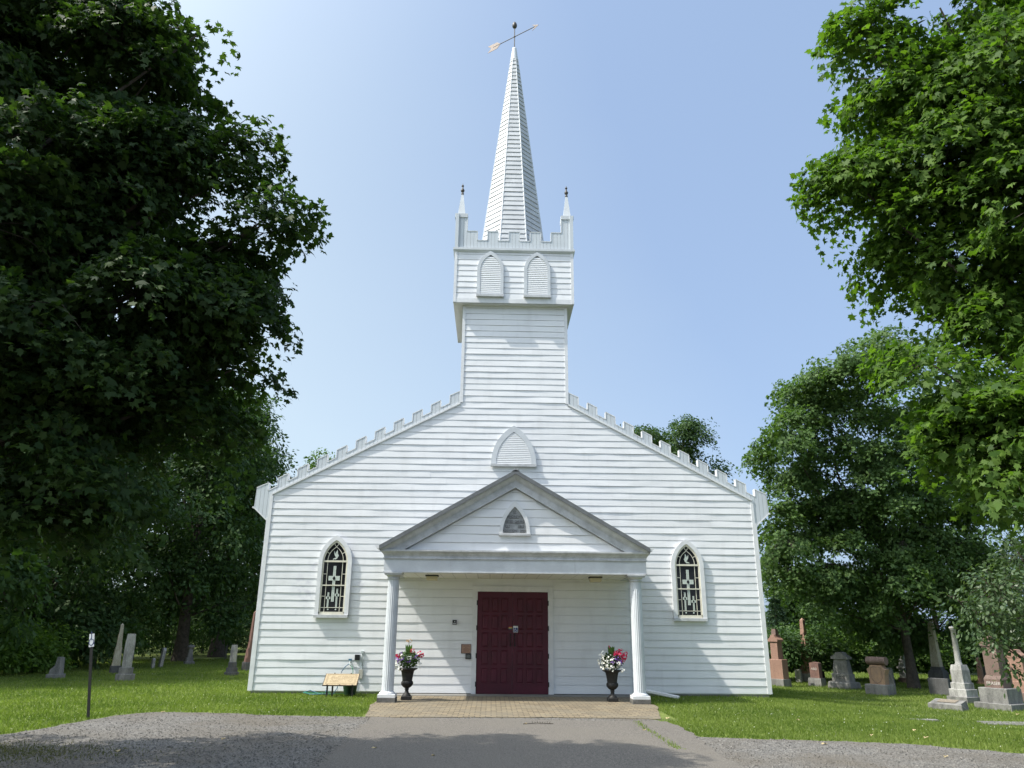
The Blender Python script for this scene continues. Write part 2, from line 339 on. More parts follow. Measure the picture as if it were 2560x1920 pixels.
mb=MB(); mb.box(-3.0,3.0,-.549,-.02,-.02,.028); tag(mb.build('concrete_threshold_strip',CONC),kind='structure')

# ---------------------------------------------------------------- church
ch=empty('church',(0,0,0),'white clapboard church with battlemented tower, tall spire and columned porch','church')
def siding(mb,Mf,z0,z1,xl,xr,e=.181,seed=1,amp=1.0,off=0.0,prot=.0120,joint=3.7):
    rr=random.Random(seed); i=0; z=z0
    while z<z1-.01:
        zt=min(z+e,z1); 
        lo,hi=min(xl(z),xl(zt)),max(xr(z),xr(zt))
        j=lo-rr.uniform(.3,joint); br=[lo]
        while j<hi: 
            if j>lo+.2 and j<hi-.2: br.append(j)
            j+=joint*rr.uniform(.85,1.05)
        br.append(hi)
        ph=[rr.uniform(0,6.28) for _ in range(6)]; fr=[rr.uniform(.8,1.6),rr.uniform(1.8,3),rr.uniform(3.5,5.5),rr.uniform(6,9)]
        am=amp*rr.choice([.5,.8,1,1,1.4])
        for a,b in zip(br[:-1],br[1:]):
            k=max(1,int((b-a)/.16)); po=rr.uniform(-.0024,.0024)+off
            S=[a+(b-a)*t/k for t in range(k+1)]
            vb=[];vm=[];vt=[];vl=[]
            for q in S:
                wv=sum(math.sin(fr[m]*q+ph[m])*[.0026,.0019,.0014,.0008][m] for m in range(4))*am
                dn=(math.sin(fr[2]*q*1.3+ph[4])*.0012+math.sin(fr[3]*q*.7+ph[5])*.0010)*am
                cz=[(z,prot+wv+po,vb),((z+zt)/2,prot*.55+dn+wv*.5+po,vm),(zt-.0055,.0005+po*.3,vt),(z,-.024,vl)]
                for zz,o,L in cz: L.append(Mf(min(max(q,xl(min(zz,z1))),xr(min(zz,z1))),o,zz))
            n=k+1
            mb.add(vb+vm+vt,[(r_*n+c,r_*n+c+1,(r_+1)*n+c+1,(r_+1)*n+c) for r_ in range(2) for c in range(k)],True)
            mb.add(vl+vb,[(c,c+1,n+c+1,n+c) for c in range(k)])
        z+=e; i+=1
    return mb
W=6.583; ZE=4.98; TW=1.527; ZT=7.62; SL=(ZT-ZE)/(W-TW)
def half(z):
    if z<=ZE: return W-.10
    if z<ZT: return W-(z-ZE)/SL-.03
    return TW-.075
mb=MB(); siding(mb,lambda s_,o,z:(s_,-o,z),.075,10.66,lambda z:-half(z),half,seed=4)
fac=mb.build('front_wall',SID,ch)
# structural wall core (closed volume behind the boards)
mb=MB(); mb.prism([(-W+.01,.05),(W-.01,.05),(W-.01,ZE-.02),(TW,ZT-.05),(TW-.01,10.7),(-TW+.01,10.7),(-TW,ZT-.05),(-W+.01,ZE-.02)],.026,.25)
mb.build('wall_core',TRIM,ch)
def sidewall(name,x,sg,y0,y1,z0,z1,seed):
    m=MB(); siding(m,lambda s_,o,z:(x+sg*o,s_,z),z0,z1,lambda z:y0,lambda z:y1,seed=seed)
    if sg>0: pass
    else: m.f=[f[::-1] for f in m.f]
    return m.build(name,SID,ch)
LEN=17
BW=5.7; BE=2.95; RZ=BE+BW*SL
sidewall('side_wall',BW,1,.26,LEN,.075,BE,21); sidewall('side_wall',-BW,-1,.26,LEN,.075,BE,22)
mb=MB(); mb.box(-BW+.03,BW-.03,.26,LEN-.03,.0,BE); mb.build('body_core',TRIM,ch)
mb=MB(); siding(mb,lambda s_,o,z:(-s_,LEN+o,z),.075,RZ-.1,lambda z:-BW if z<BE else -(BW-(z-BE)/SL),lambda z:BW if z<BE else BW-(z-BE)/SL,seed=9)
mb.build('rear_wall',SID,ch)
for sx in (-1,1):
    mb=MB(); P=[(0,RZ),(sx*(BW+.25),RZ-(BW+.25)*SL),(sx*(BW+.25),RZ-(BW+.25)*SL-.12),(0,RZ-.12)]
    mb.prism(P if sx<0 else P[::-1],.251,LEN+.3); mb.build('roof',SHING,ch)
# foundation
mb=MB(); mb.box(-W+.06,W-.06,.03,.25,-.5,.074); mb.box(-BW+.06,BW-.06,.251,LEN-.03,-.5,.074); mb.build('foundation',CONC,ch)
# corner boards + rake strip
mb=MB()
for sx in (-1,1):
    a,b=sorted((sx*(W+.012),sx*(W-.105))); mb.box(a,b,-.026,.10,.07,4.36)
    a,b=sorted((sx*(W-.025),sx*(W-.105))); mb.box(a,b,-.026,.03,4.361,ZE-.03)
mb.split('corner_board',TRIM,ch)
mb=MB()
for sx in (-1,1):
    a,b=sorted((sx*(TW+.012),sx*(TW-.075))); mb.box(a,b,-.026,.09,ZT+.03,10.62)
    mb.ribbon([(sx*(W-.06),ZE+.0),(sx*(TW+.0),ZT+.005)],.045,-.045,-.006)
mb.split('trim_board',TRIM,ch)
# stepped parapets running up the gable
per=.5066; mh=.215; mw=.262
def lowz(x): return 7.487-.5285*(x-2.076)
for sx in (-1,1):
    P=[(TW-.02,ZT+.0),(TW-.02,8.0),(1.822,7.853),(1.822,lowz(1.822))]
    for k in range(9):
        xa=2.08+k*per; P+=[(xa,lowz(xa)),(xa,lowz(xa)+mh),(xa+mw,lowz(xa+mw)+mh),(xa+mw,lowz(xa+mw))]
    P+=[(6.635,5.075),(6.635,5.29),(6.945,5.15),(6.96,4.62),(6.585,4.285),(W-.065,4.40),(W-.065,ZE-.01)]
    P=[(sx*x-.0,z) for x,z in P]
    if sx>0: P=P[::-1]
    mb=MB(); mb.prism(P,-.012,.125); o=mb.build('battlement',PAR,ch)
    # thin metal capping on the merlons
    cp=MB(); Q=P if sx<0 else P[::-1]
    for a,b in zip(Q[1:-5],Q[2:-4]): cp.ribbon([a,b],.022,-.02,.133)
    cp.build('capping',TRIM,o)
    mb=MB(); mb.ribbon([(sx*6.965,4.62),(sx*6.58,4.275)],.03,-.02,.133); mb.box(*sorted((sx*6.96,sx*7.0)),-.02,.10,4.60,4.64); mb.build('drip_edge',TRIM,o)
# tower shaft
def ring_siding(name,x0,x1,y0,y1,z0,z1,seed,skipfront=False):
    m=MB()
    if not skipfront: siding(m,lambda s_,o,z:(s_,y0-o,z),z0,z1,lambda z:x0,lambda z:x1,seed=seed)
    siding(m,lambda s_,o,z:(x1+o,s_,z),z0,z1,lambda z:y0,lambda z:y1,seed=seed+1)
    siding(m,lambda s_,o,z:(x0-o,-s_,z),z0,z1,lambda z:-y1,lambda z:-y0,seed=seed+2)
    siding(m,lambda s_,o,z:(-s_,y1+o,z),z0,z1,lambda z:-x1,lambda z:-x0,seed=seed+3)
    return m.build(name,SID,ch)
TB=2.85
ring_siding('tower_wall',-TW,TW,.10,TB,6.2,10.64,31,True)
mb=MB(); mb.box(-TW+.03,TW-.03,.26,TB-.03,6.0,10.64); mb.build('tower_core',TRIM,ch)
X0=-.045; BX=1.765; BY0=-.20; BY1=3.0; BZ0=10.66; BZ1=12.34
ring_siding('belfry_wall',X0-BX+.07,X0+BX-.07,BY0,BY1,BZ0+.13,BZ1,41)
bel=MB(); bel.box(X0-BX+.10,X0+BX-.10,BY0+.026,BY1-.026,BZ0+.01,BZ1+.02); bel.build('belfry_core',TRIM,ch)
mb=MB()
for sx in (-1,1):
    for y0,y1 in ((BY0-.024,BY0+.09),(BY1-.09,BY1+.024)):
        a,b=sorted((X0+sx*(BX+.012),X0+sx*(BX-.07))); mb.box(a,b,y0,y1,BZ0+.0,BZ1)
mb.box(X0-BX-.005,X0+BX+.005,BY0-.018,BY0+.02,BZ0-.012,BZ0+.13)
mb.box(X0-BX-.005,X0-BX+.02,BY0+.021,BY1,BZ0-.012,BZ0+.13); mb.box(X0+BX-.02,X0+BX+.005,BY0+.021,BY1,BZ0-.012,BZ0+.13)
mb.split('trim_board',TRIM,ch)
mb=MB(); mb.box(X0-BX+.0,X0+BX,BY0,BY1,BZ0-.03,BZ0-.013); mb.build('soffit',groove_mat('soffit_board',(.60,.60,.58),1,.10,.08),ch)
mb=MB(); mb.taper(X0,(BY0+BY1)/2,[(12.30,BX+.015,(BY1-BY0)/2+.02),(12.36,BX+.06,(BY1-BY0)/2+.07),(12.43,BX+.06,(BY1-BY0)/2+.07)])
mb.build('cornice',PLAINTRIM,ch)
# belfry battlement, four sides
def battle_poly(hw,c):
    return [(-hw,12.431),(-hw,13.585),(-hw+.355,13.585),(-hw+.355,13.01),(-hw+.67,13.01),(-hw+.67,12.70),(-.805,12.70),(-.805,13.01),(-.485,13.01),(-.485,12.70),(-.16,12.70),(-.16,13.01),
            (.16,13.01),(.16,12.70),(.485,12.70),(.485,13.01),(.805,13.01),(.805,12.70),(hw-.67,12.70),(hw-.67,13.01),(hw-.355,13.01),(hw-.355,13.585),(hw,13.585),(hw,12.431)]
cy=(BY0+BY1)/2
P=[(x+X0,z) for x,z in battle_poly(BX+.02,0)]
for y0,y1,nm in ((BY0-.015,BY0+.085,'battlement'),(BY1-.085,BY1+.015,'battlement')):
    mb=MB(); mb.prism(P[::-1],y0,y1); o=mb.build(nm,PAR,ch)
    cp=MB()
    for a,b in zip(P[1:-2],P[2:-1]): cp.ribbon([a,b],.026,y0-.010,y1+.010)
    cp.build('capping',PLAINTRIM,o)
for xx in (X0-BX-.02,X0+BX-.08):
    mb=MB(); Q=[(x*.96,z) for x,z in battle_poly(BX-.03,0)]; n=len(Q)
    mb.add([(xx,cy+x,z) for x,z in Q]+[(xx+.10,cy+x,z) for x,z in Q],[tuple(range(n)),tuple(range(2*n-1,n-1,-1))]+[(i,(i+1)%n,(i+1)%n+n,i+n) for i in range(n)])
    mb.build('battlement',PARY,ch)
mb=MB(); mb.box(X0-BX+.1,X0+BX-.1,BY0+.1,BY1-.1,12.40,12.46); mb.build('tower_roof',SHING,ch)
for sx in (-1,1):
    for yy in (BY0+.15,BY1-.15):
        cx=X0+sx*(BX-.15)
        mb=MB(); mb.taper(cx,yy,[(13.47,.19,.19),(13.60,.19,.19),(13.602,.115,.115),(14.36,.032,.032)]); o=mb.build('pinnacle',PLAINTRIM,ch)
        f=MB(); f.lathe(cx,yy,[(14.36,.034),(14.38,.045),(14.41,.045),(14.42,.028),(14.46,.03),(14.48,.052),(14.53,.062),(14.56,.045),(14.58,.030),(14.64,.022),(14.665,.022),(14.67,.038),(14.70,.036),(14.72,.014),(14.77,.006)],12); f.build('finial',DARKM,o)
        f.v=[]
# spire (octagonal, clapboarded, ridge boards)
SY=1.45; SXC=X0-.01
zb,ztp=12.45,20.90; ap0,ap1=1.075,.118
def apo(z): return ap0+(ap1-ap0)*(z-zb)/(ztp-zb)
sp=MB(); rb=MB()
t8=math.tan(PI/8)
for k in range(8):
    a=-PI/2+k*PI/4; n_=(math.cos(a),math.sin(a)); t_=(-math.sin(a),math.cos(a))
    siding(sp,lambda s_,o,z,n_=n_,t_=t_:(SXC+n_[0]*(apo(z)+o)+t_[0]*s_,SY+n_[1]*(apo(z)+o)+t_[1]*s_,z),zb,ztp,lambda z:-apo(z)*t8,lambda z:apo(z)*t8,seed=60+k,amp=.5,prot=.020,joint=30)
    b=a+PI/8; c=(math.cos(b),math.sin(b)); d=(-math.sin(b),math.cos(b))
    def rp(z,o,s_): r_=apo(z)/math.cos(PI/8)+o; return (SXC+c[0]*r_+d[0]*s_,SY+c[1]*r_+d[1]*s_,z)
    hw=.052
    vs=[]
    for z in (zb,ztp):
        q=1.0 if z==zb else .45
        vs+=[rp(z,-.028,-hw*q),rp(z,.022,-.012*q),rp(z,.022,.012*q),rp(z,-.028,hw*q)]
    rb.add(vs,[(0,1,5,4),(1,2,6,5),(2,3,7,6)])
kc=MB(); kv=[]
for z in (zb,ztp):
    for k in range(8):
        a_=-PI/2+PI/8+k*PI/4; r_=(apo(z)-.026)/math.cos(PI/8); kv.append((SXC+r_*math.cos(a_),SY+r_*math.sin(a_),z))
kc.add(kv,[(k,(k+1)%8,(k+1)%8+8,k+8) for k in range(8)])
spo=sp.build('spire',SPSID,ch); kc.build('spire_core',CONC,spo); rb.split('ridge_board',PLAINTRIM,spo)
mb=MB(); mb.lathe(SXC,SY,[(20.86,.148),(20.90,.140),(21.30,.090),(21.37,.080),(21.43,.075),(21.445,.055)],20); mb.build('spire_cap',PLAINTRIM,spo)
# ---- pointed arches
def arch(a,h,zs,zb_,cx=0,n=14):
    Rr=(a*a+h*h)/(2*a); pts=[(cx-a,zb_),(cx-a,zs)] if zb_<zs-1e-6 else [(cx-a,zs)]
    th=math.asin(min(1,h/Rr))
    L=[(cx-(a-Rr)-Rr*math.cos(th*i/n),zs+Rr*math.sin(th*i/n)) for i in range(1,n+1)]
    pts+=L; pts+=[(2*cx-x,z) for x,z in L[:-1]][::-1]
    pts+=[(cx+a,zs),(cx+a,zb_)] if zb_<zs-1e-6 else [(cx+a,zs)]
    return pts
def vent(name,cx,y,a,rise,zs,zb_,fwid,sill,pitch,par,yb=.0):
    o_=arch(a,rise,zs,zb_,cx); i_=arch(a-fwid,rise-fwid*1.35,zs,zb_,cx)
    m=MB(); m.band(o_,i_,y-.034,y+.012); fo=m.build(name,PLAINTRIM,par)
    if sill: m=MB(); m.box(cx-a-.01,cx+a+.01,y-.075,y+.01,zb_-.075,zb_-.002); m.build('sill',WTRIM,fo)
    l=MB(); z=zb_+.002
    ai=a-fwid; hi=rise-fwid*1.35; Rr=(ai*ai+hi*hi)/(2*ai)
    def hwid(z):
        if z<=zs: return ai
        q=z-zs
        return math.sqrt(max(0,Rr*Rr-q*q))-(Rr-ai)
    while z<zs+hi-.03:
        wb,wt=hwid(z),hwid(z+pitch)
        if wt<.01: break
        l.add([(cx-wb,y-.028,z),(cx+wb,y-.028,z),(cx+wt,y-.010,z+pitch),(cx-wt,y-.010,z+pitch)],[(0,1,2,3)])
        l.add([(cx-wb,y-.010,z),(cx+wb,y-.010,z),(cx+wb,y-.028,z),(cx-wb,y-.028,z)],[(0,1,2,3)])
        z+=pitch
    l.build('louvre',LOUV,fo)
    b=MB(); b.prism(i_[::-1],y-.008,y+.008); b.build('backing',CONC,fo)
    return fo
vent('gable_vent',-.006,-.03,.62,1.06,5.92,5.89,.135,True,.052,ch)
for cx in (-.745,.645): vent('belfry_vent',cx,BY0-.03,.392,.62,11.70,10.90,.092,True,.062,ch)
# ---- stained glass windows
for sx in (-1,1):
    cx=sx*4.665 if sx<0 else 4.62; y=-.03
    wn=MB(); wn.band(arch(.437,.70,3.2,1.89,cx),arch(.330,.575,3.2,1.89,cx),y-.055,y+.012); wf=wn.build('window',TRIM,ch)
    m=MB(); m.box(cx-.437,cx+.43,y-.085,y+.01,1.812,1.888,.006); m.build('sill',WTRIM,wf)
    sa=MB(); sa.band(arch(.329,.574,3.2,1.892,cx),arch(.290,.515,3.2,1.96,cx),y-.030,y+.012)
    sa.box(cx-.329,cx+.329,y-.030,y+.01,1.892,1.96); sa.box(cx-.300,cx+.300,y-.034,y+.009,3.205,3.250); sa.box(cx-.300,cx+.300,y-.034,y+.009,2.605,2.632); sa.build('sash',CREAM,wf)
    g=MB(); g.prism(arch(.305,.53,3.2,1.93,cx)[::-1],y-.006,y+.002); g.build('glass',GLASS,wf)
    k=MB(); T=.014; ya,yb=y-.016,y-.007
    def ln(*p,w=T): k.ribbon([(cx+sx*-1*x if False else cx+x,z) for x,z in p],w,ya,yb)
    for x in (-.195,.195): ln((x,2.632),(x,3.205)); ln((x,1.96),(x,2.605))
    for z in (2.905,2.345):
        ln((-.29,z),(-.195,z)); ln((.195,z),(.29,z))
    ln((-.29,2.065),(.29,2.065))
    A=arch(.20,.345,3.25,3.25,0); ln(*A[:len(A)//2+1]); ln(*A[len(A)//2:])
    ln((-.055,3.68),(.0,3.595)); ln((.055,3.68),(0,3.595)); ln((-.255,3.47),(-.165,3.43)); ln((.255,3.47),(.165,3.43))
    k.build('glazing_bars',CREAM,wf)
    c=MB(); mir=1 if sx<0 else -1
    def cr(x,zt,zb2,zc0,zc1,hw,w2,):
        x*=mir
        for d in (-1,1): c.box(*sorted((cx+x+d*.002,cx+x+d*w2/2)),ya+.002,yb,zb2,zt)
        c.box(cx+x-hw,cx+x-w2/2,ya+.001,yb,zc0,zc1); c.box(cx+x+w2/2,cx+x+hw,ya+.001,yb,zc0,zc1)
    cr(0,3.11,2.635,2.74,2.855,.145,.07); cr(0,2.60,2.21,2.59,2.60,.036,.07)
    cr(-.115,2.44,2.07,2.275,2.335,.058,.042); cr(.105,2.535,2.07,2.345,2.41,.058,.042)
    for (x,z) in ((-.10,2.02),(.10,2.02)): c.lathe(cx+x,0,[(0,.001)],3) if False else c.prism([(cx+x+.02*math.cos(q*PI/4),z+.02*math.sin(q*PI/4)) for q in range(8)][::-1],ya,yb)
    dv=[(-.07,3.27),(-.02,3.285),(0,3.27),(.05,3.32),(.075,3.38),(.05,3.42),(.035,3.53),(.0,3.46),(-.01,3.42),(-.05,3.50),(-.045,3.42),(-.02,3.36),(.015,3.33),(-.02,3.31),(-.065,3.295)]
    c.prism([(cx+mir*x,z) for x,z in (dv if mir<0 else dv[::-1])],ya,yb)
    c.build('art_glass',LEAD,wf)
    d=MB()
    for x,z,a,b in ((0,2.797,.038,.062),(-.115,2.305,.022,.04),(.105,2.378,.022,.04)):
        x*=mir; d.prism([(cx+x-a,z),(cx+x,z+b),(cx+x+a,z),(cx+x,z-b)],ya-.003,yb)
    d.split('glass_diamond',GLASS,wf)
mb=MB()
for xa,xb,sd2 in ((-3.02,-1.036,51),(1.046,3.02,53)): siding(mb,lambda s_,o,z:(s_,-.036-o,z),.045,2.83,lambda z:xa,lambda z:xb,e=.209,seed=sd2,amp=.6)
siding(mb,lambda s_,o,z:(s_,-.036-o,z),2.642,2.83,lambda z:-1.036,lambda z:1.046,e=.2,seed=55,amp=.5)
mb.split('porch_wall',SID,ch) if False else mb.build('porch_wall',SID,ch)
mb=MB(); mb.box(-3.0,-1.04,-.019,-.001,.045,2.82); mb.box(1.05,3.0,-.019,-.001,.045,2.82); mb.split('porch_wall_backing',TRIM,ch)
# ---- doors
y=-.055
mb=MB(); mb.box(-1.035,-.916,y-.03,.0,.03,2.50); mb.box(.916,1.045,y-.03,.0,.03,2.50); mb.box(-1.035,1.045,y-.031,.0,2.501,2.618); mb.box(-1.05,1.06,y-.038,.0,2.619,2.64)
mb.build('door_frame',TRIM,ch)
for sx in (-1,1):
    D=MB(); x0,x1=(-.913,-.003) if sx<0 else (.003,.913)
    D.box(x0,x1,y-.012,.0,.035,2.497)
    do=D.build('door',MAROON,ch)
    Pn=MB()
    for r_ in range(5):
        for c_ in range(3):
            a=(x0+.135+c_*.245) if sx<0 else (x0+.115+c_*.245); b=a+.165; z0=.29+r_*.427; z1=z0+.34
            yf=y-.012
            vs=[(a,yf,z0),(b,yf,z0),(b,yf,z1),(a,yf,z1),(a+.008,yf+.009,z0+.008),(b-.008,yf+.009,z0+.008),(b-.008,yf+.009,z1-.008),(a+.008,yf+.009,z1-.008),(a+.03,yf-.004,z0+.03),(b-.03,yf-.004,z0+.03),(b-.03,yf-.004,z1-.03),(a+.03,yf-.004,z1-.03)]
            fr=[(a-.008,yf-.009,z0-.008),(b+.008,yf-.009,z0-.008),(b+.008,yf-.009,z1+.008),(a-.008,yf-.009,z1+.008),(a+.010,yf+.0,z0+.010),(b-.010,yf+.0,z0+.010),(b-.010,yf+.0,z1-.010),(a+.010,yf+.0,z1-.010),(a+.032,yf-.012,z0+.032),(b-.032,yf-.012,z0+.032),(b-.032,yf-.012,z1-.032),(a+.032,yf-.012,z1-.032)]
            Pn.add(fr,[(i,(i+1)%4,4+(i+1)%4,4+i) for i in range(4)]+[(4+i,4+(i+1)%4,8+(i+1)%4,8+i) for i in range(4)]+[(8,9,10,11)])
            e=.006
            Pn.add([(a-e,yf,z0-e),(b+e,yf,z0-e),(b+e,yf,z1+e),(a-e,yf,z1+e)]+fr[:4],[(i,(i+1)%4,4+(i+1)%4,4+i) for i in range(4)])
    Pn.build('raised_panels',MAROON,do)
    hx=sx*.055; H=MB(); H.tube([(hx,y-.02,1.18),(hx,y-.055,1.19),(hx,y-.06,1.31),(hx,y-.055,1.44),(hx,y-.02,1.45)],.009,8); H.box(hx-.018,hx+.018,y-.022,y-.013,1.155,1.205); H.box(hx-.018,hx+.018,y-.022,y-.013,1.425,1.475); H.build('handle',IRON,do)
    for hz in (.26,.93,1.60,2.22):
        h=MB(); h.box(*sorted((sx*.905,sx*.932)),y-.040,y-.031,hz-.06,hz+.06); h.build('hinge',IRON,do)
    if sx>0:
        BLUE=mat('sign_blue',(.01,.03,.16),.5); WH=mat('sign_white',(.62,.64,.66),.5)
        S=MB(); S.box(.018,.138,y-.019,y-.0125,1.497,1.655); st=S.build('access_sticker',WH,do)
        S=MB(); S.box(.028,.128,y-.0205,y-.0192,1.507,1.610); S.build('blue_field',BLUE,st)
        S=MB(); cx,cz=.071,1.543
        S.ribbon([(cx+.027*math.cos(t),cz+.027*math.sin(t)) for t in [R(100)+R(290)*i/14 for i in range(15)]],.009,y-.0222,y-.0207)
        S.ribbon([(.070,1.592),(.070,1.563),(.092,1.563),(.106,1.532),(.116,1.532)],.009,y-.0222,y-.0207); S.prism([(.070+.009*math.cos(q),1.598+.009*math.sin(q)) for q in [-2*PI*i/8 for i in range(8)]],y-.0222,y-.0207)
        S.box(.035,.12,y-.0205,y-.0192,1.630,1.640)
        S.build('wheelchair_symbol',WH,st)
    else:
        cols=[(.35,.03,.03),(.45,.20,.04),(.55,.50,.20),(.05,.12,.05),(.03,.04,.12)]
        par_=None
        for i_,c_ in enumerate(cols):
            S=MB(); S.box(-.100,-.005,y-.016,y-.0125,1.625-i_*.0145,1.6385-i_*.0145); o=S.build('rainbow_sticker' if i_==0 else 'stripe',mat('stripe_%d'%i_,c_,.5),do if i_==0 else par_)
            if i_==0: par_=o
# ---- porch
PY=-2.30; PX=3.07
mb=MB()
mb.box(-PX,PX,PY,PY+.26,2.835,3.12); mb.box(-PX,-PX+.26,PY+.261,-.022,2.835,3.12); mb.box(PX-.26,PX,PY+.261,-.022,2.835,3.12)
mb.build('frieze',PLAINTRIM,ch)
mb=MB(); mb.box(-PX-.012,PX+.012,PY-.014,PY+.24,2.812,2.834); mb.box(-PX-.012,-PX+.24,PY+.241,-.022,2.812,2.834); mb.box(PX-.24,PX+.012,PY+.241,-.022,2.812,2.834)
mb.box(-.004+1.39,.004+1.39,PY-.004,PY+.001,2.835,3.12); mb.box(-.004-1.52,.004-1.52,PY-.004,PY+.001,2.835,3.12)
mb.build('frieze_lip',WTRIM,ch)
mb=MB()
prof=[(.0,3.121),(-.028,3.121),(-.028,3.142),(-.010,3.150),(-.014,3.19),(-.045,3.24),(-.080,3.275),(-.090,3.29),(-.090,3.325),(.20,3.325),(.20,3.121)]
n=len(prof)
vs=[(x_*(PX-p),PY+p,z) for x_ in (-1,1) for p,z in prof]
mb.add(vs,[tuple(range(n)),tuple(range(2*n-1,n-1,-1))]+[(i,(i+1)%n,(i+1)%n+n,i+n) for i in range(n)])
for sx in (-1,1):
    vs=[(sx*(PX-p),yy,z) for yy in (PY+.002,-.022) for p,z in prof]
    mb.add(vs,[(i,(i+1)%n,(i+1)%n+n,i+n) for i in range(n-1)])
mb.build('cornice',WTRIM,ch)
mb=MB(); mb.box(-PX+.25,PX-.25,PY+.25,-.022,2.825,2.86); mb.build('porch_ceiling',CEIL,ch)
mb=MB(); mb.box(-PX+.1,PX-.1,PY+.1,-.03,2.861,3.30); mb.build('porch_attic',TRIM,ch)
AX,AZ,PSL=-.02,5.235,.576; CO=math.cos(math.atan(PSL))
rk=[(.086,-2.44),(.090,-2.425),(.105,-2.425),(.115,-2.405),(.155,-2.375),(.185,-2.355),(.19,-2.345),(.205,-2.345),(.21,-2.335),(.335,-2.335),(.34,-2.345),(.355,-2.345),(.358,-2.26)]
for sx in (-1,1):
    m=MB(); vs=[]
    for p,yy in rk:
        zt=AZ-p/CO; xe=min(3.13,(zt-3.325)/PSL+.0)
        vs+=[(AX,yy,zt),(AX+sx*xe,yy,zt-PSL*xe)]
    fs=[(2*i,2*i+1,2*i+3,2*i+2) if sx<0 else (2*i,2*i+2,2*i+3,2*i+1) for i in range(len(rk)-1)]
    m.add(vs,fs); m.build('raking_cornice',WTRIM,ch)
    m=MB(); P=[(AX,AZ),(AX+sx*3.17,AZ-PSL*3.17),(AX+sx*3.17,AZ-PSL*3.17-.100),(AX,AZ-.102)]
    if sx<0: P=P[::-1]
    m.prism(P,-2.47,-.022); m.build('porch_roof',GREYMETAL,ch)
    m=MB(); gx0,gx1=AX+sx*3.165,AX+sx*3.27
    P=[(gx0,3.335),(gx0,3.41),(gx1,3.425),(gx1,3.405),(AX+sx*3.22,3.335)]
    if sx<0: P=P[::-1]
    m.prism(P,-2.45,-.022); m.build('gutter',TRIM,ch)
mb=MB(); mb.taper(AX,-2.40,[(5.19,.10,.07),(5.23,.055,.07),(5.27,.03,.06)]); mb.tube([(AX-.03,-2.42,5.22),(AX+.06,-2.42,5.25),(AX+.09,-2.42,5.19)],.018,6); mb.build('ridge_cap',GREYMETAL,ch)
mb=MB()
def tri(z): return max(.02,(4.80-z)/PSL)
siding(mb,lambda s_,o,z:(AX+s_,-2.24-o,z),3.32,4.79,lambda z:-tri(z),tri,e=.2,seed=77,amp=1.2,prot=.014)
mb.build('tympanum',SID,ch)
mb=MB(); mb.prism([(AX-3.0,3.326),(AX+3.0,3.326),(AX,5.05)],-2.214,-.03); mb.build('gable_core',TRIM,ch)
# dedication stone
pc=AX-.008
m=MB(); m.band(arch(.365,.77,3.745,3.74,pc),arch(.285,.625,3.745,3.74,pc),-2.305,-2.23); pf=m.build('dedication_plaque',TRIM,ch)
m=MB(); m.box(pc-.375,pc+.375,-2.325,-2.23,3.685,3.739,.006); m.build('sill',WTRIM,pf)
PLQ=mat('grey_plaque_stone',(.33,.345,.35),.8,scale=9,c2=(.22,.23,.235)); m=MB(); m.prism(arch(.288,.63,3.745,3.74,pc)[::-1],-2.262,-2.24); m.build('stone_tablet',PLQ,pf)
LET=mat('raised_letters',(.10,.10,.10),.6); lp=pf
for s_,x,z,sz in (('ST',0,4.245,.075),("ANDREW'S",0,4.135,.075),('UNITED CHURCH',0,4.02,.068),('EST',-.17,3.91,.075),('1812',.15,3.91,.075),('ADDITION',-.115,3.80,.07),('2004',.19,3.80,.07)):
    text('lettering',s_,sz,(pc+x,-2.264,z),(PI/2,0,0),LET,pf,.004)
    if z!=4.0: 
        pass
ul=MB()
for x0,x1,z in ((-.035,.035,4.205),(-.13,.11,4.096),(-.225,.22,3.982),(-.22,-.12,3.872),(.08,.215,3.872),(-.26,-.005,3.762),(.12,.25,3.762)): ul.box(pc+x0,pc+x1,-2.270,-2.2621,z-.005,z+.006)
ul.split('underline',LET,pf)
PLIN=mat('plinth_concrete',(.15,.145,.135),.9,scale=7,c2=(.08,.078,.072),bump=.4,bscale=30)
# columns
for cx,zg in ((-2.847,.0),(2.829,-.03)):
    yc=-2.13
    m=MB(); m.lathe(cx,yc,[(.235,.136),(1.0,.136),(2.0,.134),(2.68,.131)],160,flute=20,fa=.055); o=m.build('column',PLAINTRIM,ch)
    m=MB(); m.box(cx-.193,cx+.193,yc-.193,yc+.193,.118,.185,.004); m.lathe(cx,yc,[(.185,.178),(.200,.182),(.215,.172),(.225,.150),(.24,.14)],28); m.build('base',TRIM,o)
    m=MB(); m.box(cx-.20,cx+.20,yc-.20,yc+.20,zg-.08,.117,.008); m.build('plinth',PLIN,o)
    m=MB(); m.lathe(cx,yc,[(2.66,.135),(2.665,.15),(2.685,.15),(2.69,.142),(2.715,.145),(2.75,.175),(2.755,.18)],28); m.box(cx-.195,cx+.195,yc-.195,yc+.195,2.755,2.785); m.box(cx-.213,cx+.213,yc-.213,yc+.213,2.786,2.811); m.build('capital',WTRIM,o)

